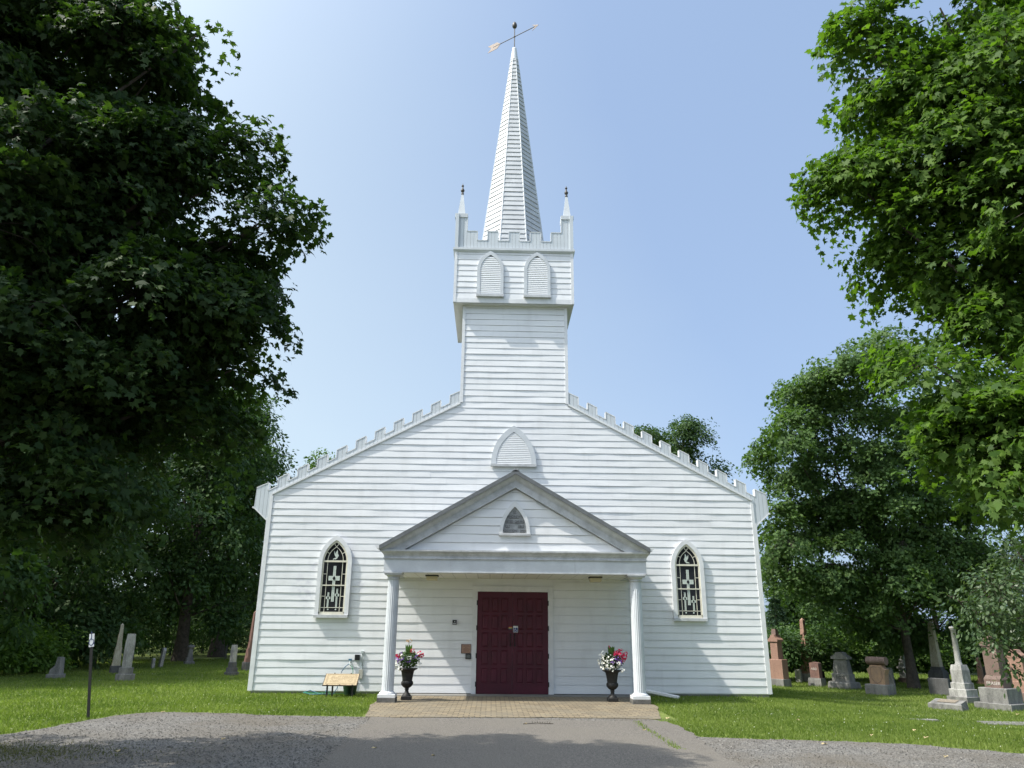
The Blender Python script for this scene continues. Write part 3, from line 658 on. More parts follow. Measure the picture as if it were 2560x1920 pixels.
# ---------------------------------------------------------------- things on and by the church
vn=empty('weathervane',(SXC,SY,21.42),'tarnished arrow weathervane with a dark egg finial on the spire tip','weathervane')
m=MB(); m.tube([(SXC,SY,21.41),(SXC,SY,22.41)],.017,8); m.sph((SXC,SY,21.96),(.036,.036,.036)); m.build('pole',DARKM,vn)
m=MB(); m.lathe(SXC,SY,[(z_-.19,r_) for z_,r_ in [(22.53,.01),(22.55,.05),(22.60,.082),(22.66,.088),(22.72,.078),(22.78,.052),(22.82,.02),(22.83,.002)]],18); m.build('egg_finial',DARKM,vn)
A=Vector((-1.03,2.335,21.96)); B=Vector((.684,1.114,21.96)); c0=Vector((SXC,SY,21.96)); d=(B-A).normalized(); A=c0-d*1.19; B=c0+d*.93
m=MB(); m.tube([A+d*.25,B],.015,6); m.build('shaft',DARKM,vn)
sd=Vector((-d.y,d.x,0)); zz=Vector((0,0,1))
def flat(m,pts,th): 
    n=len(pts); m.add([p+sd*th for p in pts]+[p-sd*th for p in pts],[tuple(range(n)),tuple(range(2*n-1,n-1,-1))]+[(i,i+n,(i+1)%n+n,(i+1)%n) for i in range(n)])
m=MB(); flat(m,[A+zz*.15,A+d*.16,A-zz*.15,A+d*.42-zz*.14,A+d*.58,A+d*.42+zz*.14],.006); m.build('tail_fin',COPPER,vn)
m=MB(); flat(m,[B+d*.10,B-d*.17+zz*.13,B-d*.15+zz*.10,B-d*.04,B-d*.15-zz*.10,B-d*.17-zz*.13],.006); m.build('arrow_head',COPPER,vn)
# porch ceiling lights
LGL=mat('cream_light_glass',(.55,.50,.34),.35)
for u,v,lab in ((1120*s/s*1.0+0,1437,'left'),(1488,1445,'right')): pass
def clight(x,yy,label):
    o=empty('ceiling_light',(x,yy,2.825),label,'light','porch ceiling lights')
    m=MB(); m.box(x-.155,x+.155,yy-.155,yy+.155,2.795,2.824); m.build('housing',IRON,o)
    m=MB(); m.taper(x,yy,[(2.70,.115,.115),(2.725,.135,.135),(2.794,.135,.135)]); m.build('shade',LGL,o)
p=onY(920+605/3.77,1340+378/3.77,-1.2); clight(p.x,-1.2,'square cream porch ceiling light nearer the left column')
p=onY(1250+718/3.016,950+1490/3.016,-1.2); clight(p.x,-1.2,'square cream porch ceiling light nearer the right column')
# wall fittings
def fit(name,x0,x1,z0,z1,y1,label,cat,mt,extra=None):
    y1-=.024
    o=empty(name,((x0+x1)/2,-.02,z0),label,cat); m=MB(); m.box(x0,x1,y1,-.006,z0,z1,.006 if False else 0); b=m.build('casing',mt,o)
    if extra: extra(o)
    return o
LGREY=mat('lock_grey',(.5,.52,.55),.4); CARD=mat('pale_red_brick_card',(.36,.23,.17),.7,var=.1,scale=12); CARDT=mat('plaque_text',(.12,.05,.03),.7)
def e1(o):
    m=MB(); m.box(-1.533,-1.449,-.0855,-.0805,1.695,1.712); m.build('label_strip',LGREY,o); m=MB(); m.box(-1.50,-1.475,-.0855,-.0805,1.735,1.762); m.build('button',LGREY,o)
fit('door_buzzer',-1.545,-1.435,1.675,1.788,-.056,'small black door buzzer high on the wall left of the doors','buzzer',BLACK,e1)
def e2(o):
    m=MB(); m.box(-1.283,-1.066,-.0715,-.0675,.995,1.190); q=m.build('plaque_face',CARD,o)
    m=MB()
    for i_,w_ in enumerate((.07,.09,.035,.075,.09,.07,.085)): m.box(-1.175-w_,-1.175+w_,-.0730,-.0717,1.168-i_*.024-.004,1.168-i_*.024+.002)
    m.build('text_lines',CARDT,o)
fit('wall_plaque',-1.305,-1.058,.982,1.203,-.043,'brown framed notice plaque on the wall just left of the door frame','plaque',mat('plaque_wood',(.10,.04,.028),.5),e2)
def e3(o):
    m=MB(); m.box(-1.172,-1.064,-.0975,-.0945,.868,.955); m.build('cover',mat('box_grey',(.10,.11,.105),.5),o)
fit('wall_box',-1.188,-1.05,.848,.976,-.070,'square grey and black push box below the brown plaque','box',BLACK,e3)

# flower urns
PET_W=mat('white_petal',(.80,.80,.72),.6); PET_R=mat('crimson_petal',(.52,.015,.07),.55,var=.25,scale=30); PET_P=mat('purple_petal',(.22,.10,.42),.6); PET_Y=mat('tan_canna',(.62,.42,.20),.6)
LF1=leaf_mat('urn_leaf',(.025,.055,.015),(.07,.13,.035),.25)
def leaf_cloud(name,P,N,A,size,tmpl,mt,parent,local=True,tone=None):
    n=len(P); K=len(tmpl); T=np.array(tmpl,float)
    N=N/np.linalg.norm(N,axis=1)[:,None]; A=A-N*(A*N).sum(1)[:,None]; A/=np.linalg.norm(A,axis=1)[:,None]+1e-9; S=np.cross(A,N)
    sz=np.asarray(size)[:,None]
    V=np.empty((n,K,3),np.float32); jx=(.62+.5*NP.random(n))[:,None]; cu=(NP.random(n)*1.6)[:,None]
    for k in range(K):
        z=T[k,2] if T.shape[1]>2 else 0
        V[:,k]=P+sz*(S*T[k,0]*jx+A*T[k,1]+N*z*cu)+(NP.normal(size=(n,3))*.055*sz if K>10 else 0)
    me=bpy.data.meshes.new(name); me.vertices.add(n*K); me.vertices.foreach_set('co',V.reshape(-1))
    me.loops.add(n*K); me.loops.foreach_set('vertex_index',np.arange(n*K,dtype=np.int32))
    me.polygons.add(n); me.polygons.foreach_set('loop_start',np.arange(0,n*K,K,dtype=np.int32)); me.polygons.foreach_set('loop_total',np.full(n,K,np.int32))
    me.update(calc_edges=True)
    at_=me.attributes.new('tone','FLOAT','FACE'); at_.data.foreach_set('value',(tone if tone is not None else NP.random(n)).astype(np.float32))
    me.materials.append(mt); o=bpy.data.objects.new(name,me); col.objects.link(o)
    if parent is not None: o.parent=parent
    return o
OV=[(0,0),(.22,.25),(.26,.55),(0,1),(-.26,.55),(-.22,.25)]
DIA=[(0,0),(.3,.45),(0,1),(-.3,.45)]
MAPLE=[(0,.08,0),(.36,-.06,-.08),(.27,.18,.02),(.62,.38,-.14),(.40,.46,0),(.44,.66,-.08),(.17,.60,.02),(0,1.02,-.16),(-.17,.60,.02),(-.44,.66,-.08),(-.40,.46,0),(-.62,.38,-.14),(-.27,.18,.02),(-.36,-.06,-.08)]
def unit(v): return v/(np.linalg.norm(v,axis=-1,keepdims=True)+1e-9)
def urn(x,yy,label,kind,zg):
    o=empty('flower_urn',(x,yy,zg),label,'planter','flower urns flanking the porch')
    m=MB(); m.box(-.105,.105,-.105,.105,0,.07,.006); m.lathe(0,0,[(.07,.095),(.09,.09),(.11,.07),(.14,.045),(.18,.035),(.20,.045),(.215,.045),(.225,.038)],20); m.build('foot',IRON,o,True)
    m=MB(); m.lathe(0,0,[(.225,.045),(.25,.085),(.29,.120),(.32,.128),(.35,.122),(.37,.105)],48,flute=24,fa=.09); m.lathe(0,0,[(.365,.103),(.42,.108),(.50,.122),(.565,.137),(.585,.16),(.60,.195),(.612,.205),(.622,.20),(.615,.17),(.60,.14),(.595,.02)],32); m.build('bowl',IRON,o,True)
    rr=np.random.default_rng(5 if kind else 6)
    def cloud(nm,n,c,rad,size,mt,t=OV,updir=.3):
        dd=unit(rr.normal(size=(n,3))); P=np.array(c)+dd*np.array(rad)*(.55+.45*rr.random((n,1)))
        N=unit(dd+rr.normal(size=(n,3))*.35+np.array([0,0,updir])); A=unit(rr.normal(size=(n,3)))
        return leaf_cloud(nm,P,N,A,size*(.7+.6*rr.random(n)),t,mt,o)
    o.scale=(1.10,1.10,1.08); c=(0,0,.80); cloud('foliage',900,c,(.25,.22,.19),.055,LF1)
    # broad canna leaves
    m=[];A=[];N=[]
    for k in range(9):
        a=k*.7+.3*kind; lean=.35+.45*rr.random(); m.append((.03*math.cos(a),.03*math.sin(a),.86)); A.append((math.cos(a)*lean,math.sin(a)*lean,1)); N.append((math.cos(a),math.sin(a),-.2))
    leaf_cloud('broad_leaves',np.array(m),np.array(N),np.array(A),np.full(9,.25),[(0,0),(.13,.25),(.17,.5),(.10,.78),(0,1),(-.10,.78),(-.17,.5),(-.13,.25)],leaf_mat('canna_leaf',(.05,.11,.03),(.10,.19,.05),.35),o)
    FL=[(.5*math.cos(q*PI/3),.5+.5*math.sin(q*PI/3),.0) for q in range(6)]
    def blooms(nm,spots,mt,r_,n,size):
        P=[];N=[]
        for sx_,sy_,sz_ in spots:
            dd=unit(rr.normal(size=(n,3))); dd[:,1]=-abs(dd[:,1]); P.append(np.array((sx_,sy_,sz_))+dd*r_); N.append(dd+rr.normal(size=(n,3))*.3)
        P=np.concatenate(P);N=np.concatenate(N); leaf_cloud(nm,P,N,unit(rr.normal(size=P.shape)),size*(.7+.6*rr.random(len(P))),FL,mt,o)
    if kind==0:
        blooms('crimson_flowers',[(-.21,-.12,.87),(.10,-.16,.98),(.24,-.10,.92),(.28,-.06,.88)],PET_R,.045,26,.035)
        blooms('white_flowers',[(-.26,-.10,.70),(-.24,-.16,.64),(-.15,-.2,.62),(.26,-.1,.68),(-.12,-.2,.86),(.22,-.16,.86),(-.2,-.1,.77),(.05,-.22,.83)],PET_W,.05,9,.042)
        blooms('purple_flowers',[(-.08,-.20,.80),(.02,-.22,.78),(.17,-.2,.84),(-.14,-.14,.94),(-.19,-.15,.80)],PET_P,.045,9,.035)
        blooms('tan_flowers',[(-.03,-.02,1.17),(.03,-.02,1.18)],PET_Y,.028,10,.03); st=MB(); st.tube([(0,0,.9),(0,-.02,1.16)],.006,5); st.build('stem',LF1,o,True)
    else:
        blooms('crimson_flowers',[(.10,-.14,.98),(.17,-.12,1.02),(.20,-.16,.92),(.14,-.18,.94),(.28,-.12,.95),(.25,-.17,.88),(.23,-.14,.84),(.06,-.18,.95)],PET_R,.045,26,.035)
        blooms('white_flowers',[(-.24,-.12,.90),(-.20,-.16,.95),(-.26,-.12,.82),(-.25,-.14,.76),(-.18,-.20,.86),(-.14,-.22,.78),(-.05,-.24,.88),(-.18,-.2,.72),(-.10,-.22,.70),(-.02,-.24,.82),(.05,-.22,.72),(.12,-.2,.76),(-.04,-.2,.66),(.18,-.18,.62),(-.22,-.15,.68)],PET_W,.05,12,.036)
        blooms('purple_flowers',[(.05,-.22,.82),(.10,-.2,.86),(.17,-.18,.78),(-.02,-.22,.76)],PET_P,.04,8,.035)
        blooms('red_bud',[(-.04,-.02,1.08)],PET_R,.03,10,.03)
    return o
urn(-2.47,-1.62,'black iron urn left of the doors, tan canna above pink and purple flowers',0,.026)
urn(2.27,-1.72,'black iron urn on the right of the porch with white and crimson flowers',1,.026)

# slanted information board, bucket, hose
g=ground(868,1733)
ib=empty('information_board',(-4.13,-.85,0),'low slanted tan historical information board on short black legs','sign')
TAN=mat('tan_board_print',(.46,.37,.23),.5,scale=26,c2=(.30,.235,.14),thr=(.32,.66)); TLINE=mat('board_line',(.14,.09,.05),.5)
bs=MB(); 
Cb=(-.42,.0,.30); 
def bd(x,t,h=0): # x across, t up the slope
    return (x,-.18+t*.36-h*.62,.285+t*.29+h*.78) if False else (x,-.17+t*.35-h*.64,.270+t*.245+h*.77)
def slab(m,x0,x1,t0,t1,h0,h1,sh=.0):
    P=[bd(x0,t0,h0),bd(x1,t0,h0),bd(x1,t1,h0),bd(x0,t1,h0),bd(x0,t0,h1),bd(x1,t0,h1),bd(x1,t1,h1),bd(x0,t1,h1)]
    m.add(P,[(0,3,2,1),(4,5,6,7),(0,1,5,4),(1,2,6,5),(2,3,7,6),(3,0,4,7)])
slab(bs,-.41,.41,0,1,-.02,.0); bs.build('tray',mat('board_frame',(.035,.02,.02),.5),ib,True)
m=MB(); slab(m,-.395,.395,.03,.97,.0005,.006); m.build('printed_panel',TAN,ib,True)
m=MB()
for x0,x1,t0,t1 in ((-.35,.35,.10,.115),(-.35,.35,.90,.915),(-.35,-.344,.115,.90),(.344,.35,.115,.90),(-.325,.325,.145,.155),(-.325,.325,.86,.87),(-.325,-.320,.155,.86),(.320,.325,.155,.86)): slab(m,x0,x1,t0,t1,.0063,.0075)
rr=random.Random(3)
for i in range(9):
    x=-.25
    while x<.25:
        L=rr.uniform(.015,.06)
        if rr.random()<.8: slab(m,x,x+L,.26+i*.06,.275+i*.06,.0063,.007)
        x+=L+.012
m.build('text_lines',TLINE,ib,True)
for lx,ly in ((-.30,-.11),(.30,-.11),(-.22,.13),(.24,.13)):
    m=MB(); m.box(lx-.018,lx+.018,ly-.018,ly+.018,-.02,.29+(.15 if ly>0 else 0)); m.build('leg',IRON,ib,True)
m=MB()
for x,t in ((-.30,.0),(0,.0),(.30,.0),(-.2,.985),(.2,.985)): slab(m,x-.015,x+.015,t-.01,t+.05,.006,.012)
m.build('clip',IRON,ib,True)
bk=empty('bucket',(-3.98,-.42,0),'dark green bucket behind the slanted information board','bucket')
m=MB(); m.lathe(0,0,[(.0,.13),(.02,.135),(.27,.185),(.29,.19),(.30,.18),(.28,.17)],24); m.build('pail',mat('dark_green_plastic',(.012,.04,.02),.4),bk,True)
m=MB(); m.tube([(.185*math.cos(a),.0-.06*math.sin(a),.29-.02*math.sin(a)) for a in [PI*i/12 for i in range(13)]],.004,5); m.build('handle',IRON,bk,True)
BLU=mat('blue_hose',(.05,.14,.22),.5); GRH=mat('green_hose',(.03,.22,.12),.5); PAL=mat('pale_hose',(.45,.5,.5),.5)
hs=MB(); hs.tube([(-4.10,-.06,.72),(-4.18,-.10,.66),(-4.26,-.13,.55),(-4.31,-.15,.40),(-4.34,-.2,.15),(-4.40,-.35,.03),(-4.75,-.30,.03),(-5.0,-.2,.10),(-5.15,-.25,.05),(-4.9,-.55,.03),(-4.5,-.50,.04),(-4.6,-.3,.10)],.011,6)
tag(hs.build('garden_hose',BLU),'blue garden hose dropping from the wall tap behind the information board','hose')
hs=MB(); hs.tube([(-4.08,-.06,.68),(-4.02,-.10,.64),(-3.99,-.12,.55),(-3.99,-.13,.38),(-4.1,-.3,.04),(-4.5,-.42,.03),(-4.95,-.5,.05),(-5.1,-.4,.07),(-4.8,-.28,.05),(-4.5,-.22,.06)],.009,6)
tag(hs.build('garden_hose',GRH),'thin green garden hose on the right side of the wall tap','hose')
tp=empty('wall_tap',(-4.09,-.02,.70),'small pale wall tap with a blue connector above the information board','tap')
m=MB(); m.tube([(-4.09,-.0,.76),(-4.09,-.07,.76),(-4.09,-.09,.70)],.018,8); m.build('spout',PAL,tp); m=MB(); m.box(-4.13,-4.05,-.085,-.05,.79,.83); m.build('tap_handle',BLU,tp)
ob=empty('outdoor_outlet',(-3.80,-.02,.4),'grey outlet cover and conduit with a small black timer on the wall above the board','outlet')
m=MB(); m.box(-3.86,-3.76,-.055,-.006,.37,.58); m.build('cover',mat('beige_cover',(.45,.44,.38),.5),ob); m=MB(); m.tube([(-3.80,-.03,.58),(-3.80,-.03,1.0)],.014,8); m.box(-3.83,-3.77,-.05,-.006,.96,1.02); m.build('conduit',PAL,ob)
m=MB(); m.box(-3.98,-3.86,-.07,-.006,.80,.93); m.build('timer',BLACK,ob)
# downspout elbow lying by the right column
ds=MB(); 
for (a,b) in (((3.28,-.35,.16),(4.05,-.75,.03)),):
    a=Vector(a);b=Vector(b); d_=(b-a).normalized(); e_=d_.cross(Vector((0,0,1))).normalized(); f_=e_.cross(d_); P=[]
    for q in (a,b):
        for i in range(8):
            t=PI/2*(i//2)+PI/4+(.25 if i%2 else -.25); P.append(q+e_*.06*math.cos(t)+f_*.045*math.sin(t))
    ds.add(P,[(i,(i+1)%8,(i+1)%8+8,i+8) for i in range(8)]+[tuple(range(8))])
tag(ds.build('downspout',TRIM),'white downspout end resting on the grass beside the right column','downspout')

# accessible parking sign
g=ground(220,1799)
sg=empty('parking_sign',(g.x,g.y,0),'wheelchair parking sign, white plate on a thin black post at the lawn edge','sign')
mp=(g-CC).length/CF*1.02
m=MB(); hh=onY(226,1600,g.y).z-.0; top=onY(223,1580,g.y).z
m.box(-.022,.022,-.012,.012,-.05,top); m.build('post',IRON,sg,True)
sg.rotation_euler=(0,-R(7.6),0); zt=onY(226,1582.7,g.y).z; zb2=onY(226,1615.6,g.y).z; wd=(onY(232,1600,g.y).x-onY(219.3,1600,g.y).x)
m=MB(); m.box(.005-wd/2,.005+wd/2,-.017,-.0125,zb2,zt); pl=m.build('plate',mat('plate_white',(.72,.74,.78),.4),sg,True)
m=MB(); zc=(zt+zb2)/2; k_=(zt-zb2)/.40
m.ribbon([(.0+.040*math.cos(t),zc-.05*k_+.058*math.sin(t)) for t in [R(100)+R(250)*i/14 for i in range(15)]],.011,-.0195,-.0172)
m.ribbon([(.0,zc+.12),(.0,zc+.015),(.035,zc+.015)],.012,-.0195,-.0172); m.ribbon([(.035,zc+.01),(.05,zc-.07),(.06,zc-.07)],.010,-.0195,-.0172)
m.prism([(.0+.013*math.cos(-q*PI/4),zc+.14+.013*math.sin(-q*PI/4)) for q in range(8)],-.0195,-.0172)
m.build('wheelchair_symbol',mat('symbol_blue',(.03,.05,.14),.5),pl,True)

# ---------------------------------------------------------------- gravestones
def stone_mat(nm,c,c2,sc_=9,fine=70):
    m,n,b=newmat(nm); b.inputs['Roughness'].default_value=.75; tc=n.nodes.new('ShaderNodeTexCoord')
    a=n.nodes.new('ShaderNodeTexNoise'); a.inputs['Scale'].default_value=sc_*.35; a.inputs['Detail'].default_value=9; a.inputs['Roughness'].default_value=.7; mp=n.nodes.new('ShaderNodeMapping'); mp.inputs['Scale'].default_value=(1.6,1.6,.6); n.links.new(tc.outputs['Object'],mp.inputs[0]); n.links.new(mp.outputs[0],a.inputs[0])
    r=n.nodes.new('ShaderNodeMapRange'); r.inputs[1].default_value=.36; r.inputs[2].default_value=.64; n.links.new(a.outputs['Fac'],r.inputs[0])
    f=n.nodes.new('ShaderNodeTexNoise'); f.inputs['Scale'].default_value=fine; n.links.new(tc.outputs['Object'],f.inputs[0]); rf=n.nodes.new('ShaderNodeMapRange'); rf.inputs[1].default_value=.35; rf.inputs[2].default_value=.65; rf.inputs[3].default_value=.75; rf.inputs[4].default_value=1.2; n.links.new(f.outputs['Fac'],rf.inputs[0])
    c_=mixc(n,r.outputs[0],c2,c); mm=n.nodes.new('ShaderNodeVectorMath'); mm.operation='SCALE'; n.links.new(c_,mm.inputs[0]); n.links.new(rf.outputs[0],mm.inputs['Scale']); n.links.new(mm.outputs[0],b.inputs['Base Color'])
    bp=n.nodes.new('ShaderNodeBump'); bp.inputs['Strength'].default_value=.35; bp.inputs['Distance'].default_value=.012; n.links.new(a.outputs['Fac'],bp.inputs['Height']); n.links.new(bp.outputs[0],b.inputs['Normal'])
    return m
PINK=stone_mat('pink_granite',(.32,.19,.14),(.23,.135,.10)); BRN=stone_mat('brown_granite',(.17,.115,.095),(.12,.08,.065)); RED=stone_mat('red_granite',(.21,.115,.09),(.13,.075,.065))
GRY=stone_mat('grey_granite',(.22,.215,.20),(.10,.098,.092)); LIM=stone_mat('pale_limestone',(.42,.415,.39),(.16,.155,.145)); DRK=stone_mat('dark_stone',(.10,.10,.10),(.05,.05,.05)); OCH=stone_mat('ochre_sandstone',(.36,.23,.13),(.24,.16,.11)); YEL=stone_mat('stained_marble',(.50,.46,.36),(.26,.23,.16))
CUT=mat('cut_letter_pale',(.50,.46,.42),.7); CUTD=mat('cut_letter_dark',(.07,.065,.06),.8)
ANG=R(-58)
def grave(name,label,u,v,tiers,rot=ANG,lean=(0,0),cat='gravestone',group=None,zoff=0):
    """u,v: pixel of the foot centre; tiers in pixels: (part,kind,w,d,h,mat)"""
    g=ground(u,v); mp=(g-CC).dot(fw)/CF
    o=empty(name,(g.x,g.y,g.z),label,cat,group,rot); o.rotation_euler=(lean[0],lean[1],rot)
    z=-.03; front=[]
    for part,kind,w_,d_,h_,mt in tiers:
        a,b,h=w_*mp/2,d_*mp/2,h_*mp; m=MB()
        if kind=='box': m.box(-a,a,-b,b,z,z+h,min(.012,h*.2))
        elif kind=='rough':
            m.taper(0,0,[(z,a,b),(z+h*.35,a*1.03,b*1.05),(z+h*.8,a*.99,b*1.0),(z+h,a*.95,b*.92)])
        elif kind=='slope': m.taper(0,0,[(z,a,b),(z+h*.7,a,b),(z+h,a*.84,b*.8)])
        elif kind=='taper': m.taper(0,0,[(z,a,b),(z+h,a*.80,b*.80)])
        elif kind=='obelisk': m.taper(0,0,[(z,a,b),(z+h*.94,a*.55,b*.55),(z+h,a*.05,b*.05)])
        elif kind=='cap': m.taper(0,0,[(z,a*.8,b*.8),(z+h*.3,a,b),(z+h*.55,a,b),(z+h,a*.7,b*.7)])
        elif kind=='gable': m.prism([(-a,z),(a,z),(a,z+h*.3),(a*.55,z+h*.62),(a*.35,z+h*.95),(0,z+h),(-a*.35,z+h*.95),(-a*.55,z+h*.62),(-a,z+h*.3)],-b,b)
        elif kind=='arch': m.prism([(-a,z),(a,z)]+[(a*math.cos(t),z+h-a*.5+a*.5*math.sin(t)) for t in [PI*i/12 for i in range(13)]],-b,b)
        elif kind=='point': m.prism([(-a,z),(a,z),(a,z+h*.92),(0,z+h),(-a,z+h*.92)],-b,b)
        elif kind=='shield': m.prism([(-a*.8,z),(a*.8,z),(a*.84,z+h*.5),(a,z+h*.78),(a*.8,z+h*.82),(a*.55,z+h),(-a*.55,z+h),(-a*.8,z+h*.82),(-a,z+h*.78),(-a*.84,z+h*.5)],-b,b)
        elif kind=='roll':
            n_=16; vs=[];r_=h/2
            for xx in (-a,a): vs+=[(xx,r_*1.0*math.cos(2*PI*i/n_),z+r_+r_*math.sin(2*PI*i/n_)) for i in range(n_)]
            m.add(vs,[(i,i+n_,(i+1)%n_+n_,(i+1)%n_) for i in range(n_)],True); m.add(vs[:n_],[tuple(range(n_))]); m.add(vs[n_:],[tuple(range(n_-1,-1,-1))])
        elif kind=='column': m.lathe(0,0,[(z,a*1.25),(z+h*.03,a*1.25),(z+h*.05,a*1.05),(z+h*.12,a),(z+h*.90,a*.86),(z+h*.905,a*1.0),(z+h*.93,a*.9),(z+h*.95,a*1.2),(z+h*.985,a*1.25),(z+h,a*.9)],20)
        elif kind=='slant': m.add([(-a,-b,z),(a,-b,z),(a,b,z),(-a,b,z),(-a,-b*.9,z+h*.25),(a,-b*.9,z+h*.25),(-a*.92,-b*.1,z+h*.5),(a*.92,-b*.1,z+h*.5),(-a*.9,b*.2,z+h),(a*.9,b*.2,z+h),(-a*.9,b*.75,z+h*.97),(a*.9,b*.75,z+h*.97)],[(0,1,5,4),(4,5,7,6),(6,7,9,8),(8,9,11,10),(10,11,2,3),(1,2,11,9,7,5),(3,0,4,6,8,10),(0,3,2,1)])
        elif kind=='bevel': m.add([(-a,-b,z),(a,-b,z),(a,b,z),(-a,b,z),(-a,-b,z+h*.6),(a,-b,z+h*.6),(a*.9,-b*.75,z+h*.7),(-a*.9,-b*.75,z+h*.7),(a*.9,b,z+h),(-a*.9,b,z+h)],[(0,1,5,4),(4,5,6,7),(7,6,8,9),(1,2,8,6,5),(3,0,4,7,9),(2,3,9,8),(0,3,2,1)])
        ob_=m.build(part,mt,o,True); front.append((a,b,z,h,ob_,mp)); z+=h-.001
    return o,front
def carve(front,i,s_,size,dz,mt=CUT,dx=0):
    a,b,z,h,ob_,mp=front[i]; text('lettering',s_,size*mp,(dx*mp,-b-.002,z+h*dz),(PI/2,0,0),mt,ob_,.004)
B='box'
# right side of the churchyard
o,f=grave('granite_monument','pink granite monument with a gabled cap right beside the church corner',1950,1716,[('base',B,47,30,20,GRY),('lower_die',B,42,22,46,PINK),('upper_shaft',B,21,19,42,PINK),('gabled_cap','gable',29,24,17,PINK),('cap_block','taper',14,12,14,BRN)])
grave('obelisk','tall slim pink obelisk behind the small stone marked AIRD',2022,1705,[('base',B,32,30,22,LIM),('pedestal_foot',B,25,24,15,PINK),('pedestal',B,21,20,26,PINK),('shaft','obelisk',16,16,92,PINK)])
grave('headstone','pale square marble slab left of the pink obelisk',1998,1706,[('slab',B,17,5,33,LIM)])
o,f=grave('headstone','low red granite stone marked AIRD with a pointed top',2044,1716,[('base','rough',37,20,22,GRY),('die','point',26,13,38,RED)])
carve(f,1,'AIRD',7.5,.55); 
o,f=grave('headstone','wide grey stone marked ROSS with a rounded gable top',2112,1722,[('base','rough',62,42,19,GRY),('name_block',B,48,24,19,GRY),('die','taper',43,18,34,GRY),('gable_top','gable',46,20,17,GRY)])
carve(f,1,'ROSS',11.5,.5,CUTD)
o,f=grave('headstone','brown sandstone shield headstone with a stone roll across its top',2203,1737,[('base',B,60,36,27,GRY),('die','shield',50,18,45,OCH),('roll','roll',50,20,20,BRN)])
sh=MB(); a,b,z,h,ob_,mp=f[1]
sh.ribbon([(-a*.55,z+h*.85),(-a*.6,z+h*.35),(-a*.35,z+h*.15),(0,z+h*.05),(a*.35,z+h*.15),(a*.6,z+h*.35),(a*.55,z+h*.85),(a*.2,z+h*.93),(0,z+h*.88),(-a*.2,z+h*.93),(-a*.55,z+h*.85)],.012,-b-.006,-b+.002); sh.build('shield_border',BRN,ob_,True)
grave('headstone','thin white marble slab leaning behind the stone roll monument',2231,1716,[('slab','arch',16,5,46,LIM)],lean=(0,R(-4)))
grave('marble_monument','white marble pedestal monument left of the big tree trunk',2263,1707,[('base',B,22,20,14,BRN),('die',B,16,14,20,LIM),('moulding','cap',22,20,8,LIM),('shaft','obelisk',14,12,42,LIM)])
grave('headstone','weathered grey upright slab in front of the stained obelisk',2352,1738,[('slab',B,50,8,42,DRK)])
grave('obelisk','yellow stained marble obelisk on a black stepped pedestal',2352,1722,[('footing',B,42,30,20,DRK),('pedestal','slope',38,28,26,DRK),('collar',B,26,20,8,DRK),('shaft','obelisk',21,18,110,YEL)])
grave('column_monument','pale marble column on a stepped die near the lilac leaves',2413,1757,[('lower_base',B,54,58,18,GRY),('upper_base',B,46,44,17,LIM),('die_foot',B,37,36,15,LIM),('die','slope',31,30,42,LIM),('column','column',14,14,92,LIM)],rot=R(-66))
o,f=grave('bevel_marker','low grey stone with a sloping top lying in the grass below the marble column',2372,1774,[('block','bevel',84,34,26,GRY)])
a,b,z,h,ob_,mp=f[0]; m=MB(); m.add([(-a*.55,-b*.55,z+h*.748),(a*.55,-b*.55,z+h*.748),(a*.55,b*.7,z+h*.957),(-a*.55,b*.7,z+h*.957)],[(0,1,2,3)]); m.v=[(x,y_,z_+.012) for x,y_,z_ in m.v]; m.build('inscription_field',mat('inscription_tan',(.20,.17,.13),.8,var=.3,scale=30),ob_,True)
o,f=grave('headstone','brown granite monument marked FRASER on two grey base steps',2508,1773,[('lower_base',B,92,84,18,GRY),('upper_base',B,70,62,35,GRY),('name_block','slope',46,42,29,BRN),('die',B,36,30,70,BRN),('gabled_cap','gable',42,34,22,BRN),('top_block','taper',18,16,12,BRN)],rot=R(-64))
carve(f,2,'FRASER',10.5,.36)
grave('obelisk','small orange pink granite obelisk standing alone behind the FRASER stone',2456,1711,[('base',B,19,17,8,PINK),('shaft','obelisk',13,12,58,PINK)])
o,f=grave('granite_monument','pink granite monument at the right edge behind the FRASER stone',2562,1756,[('base',B,60,40,26,BRN),('name_block',B,46,30,26,PINK),('die',B,34,24,56,PINK),('gabled_cap','gable',38,26,20,PINK)])
carve(f,1,'L',11,.5,CUTD,-18)
grave('headstone','dark grey slab half hidden behind the FRASER stone',2478,1722,[('slab',B,20,8,54,DRK)])
# left side
grave('slant_marker','small grey slant gravestone at the far left of the lawn',138,1696,[('base',B,34,30,13,GRY),('die','slant',24,24,40,GRY)],rot=R(-150+60))
grave('obelisk','tall weathered obelisk behind the round topped pillar',286,1684,[('base',B,23,23,21,DRK),('die','taper',18,18,43,YEL),('shaft','obelisk',12,12,58,YEL)])
grave('pillar_monument','stained white pillar with a rounded top on two grey steps',311,1702,[('lower_base',B,35,30,19,GRY),('upper_base',B,26,22,15,GRY),('shaft','slope',18,15,80,LIM)],rot=R(-30))
grave('headstone','short thin grey slab seen edge on, left of the tall leaning slab',381,1671,[('slab','arch',20,6,26,LIM)])
grave('headstone','tall thin white slab leaning to the right',400,1668,[('slab','arch',24,7,48,LIM)],lean=(R(-5),R(4)))
grave('grey_monument','small grey monument with a flared cap at the back of the shaded lawn',472,1661,[('base',B,24,22,9,GRY),('step',B,16,15,9,GRY),('shaft','taper',12,11,22,GRY),('cap','cap',17,15,8,GRY)])
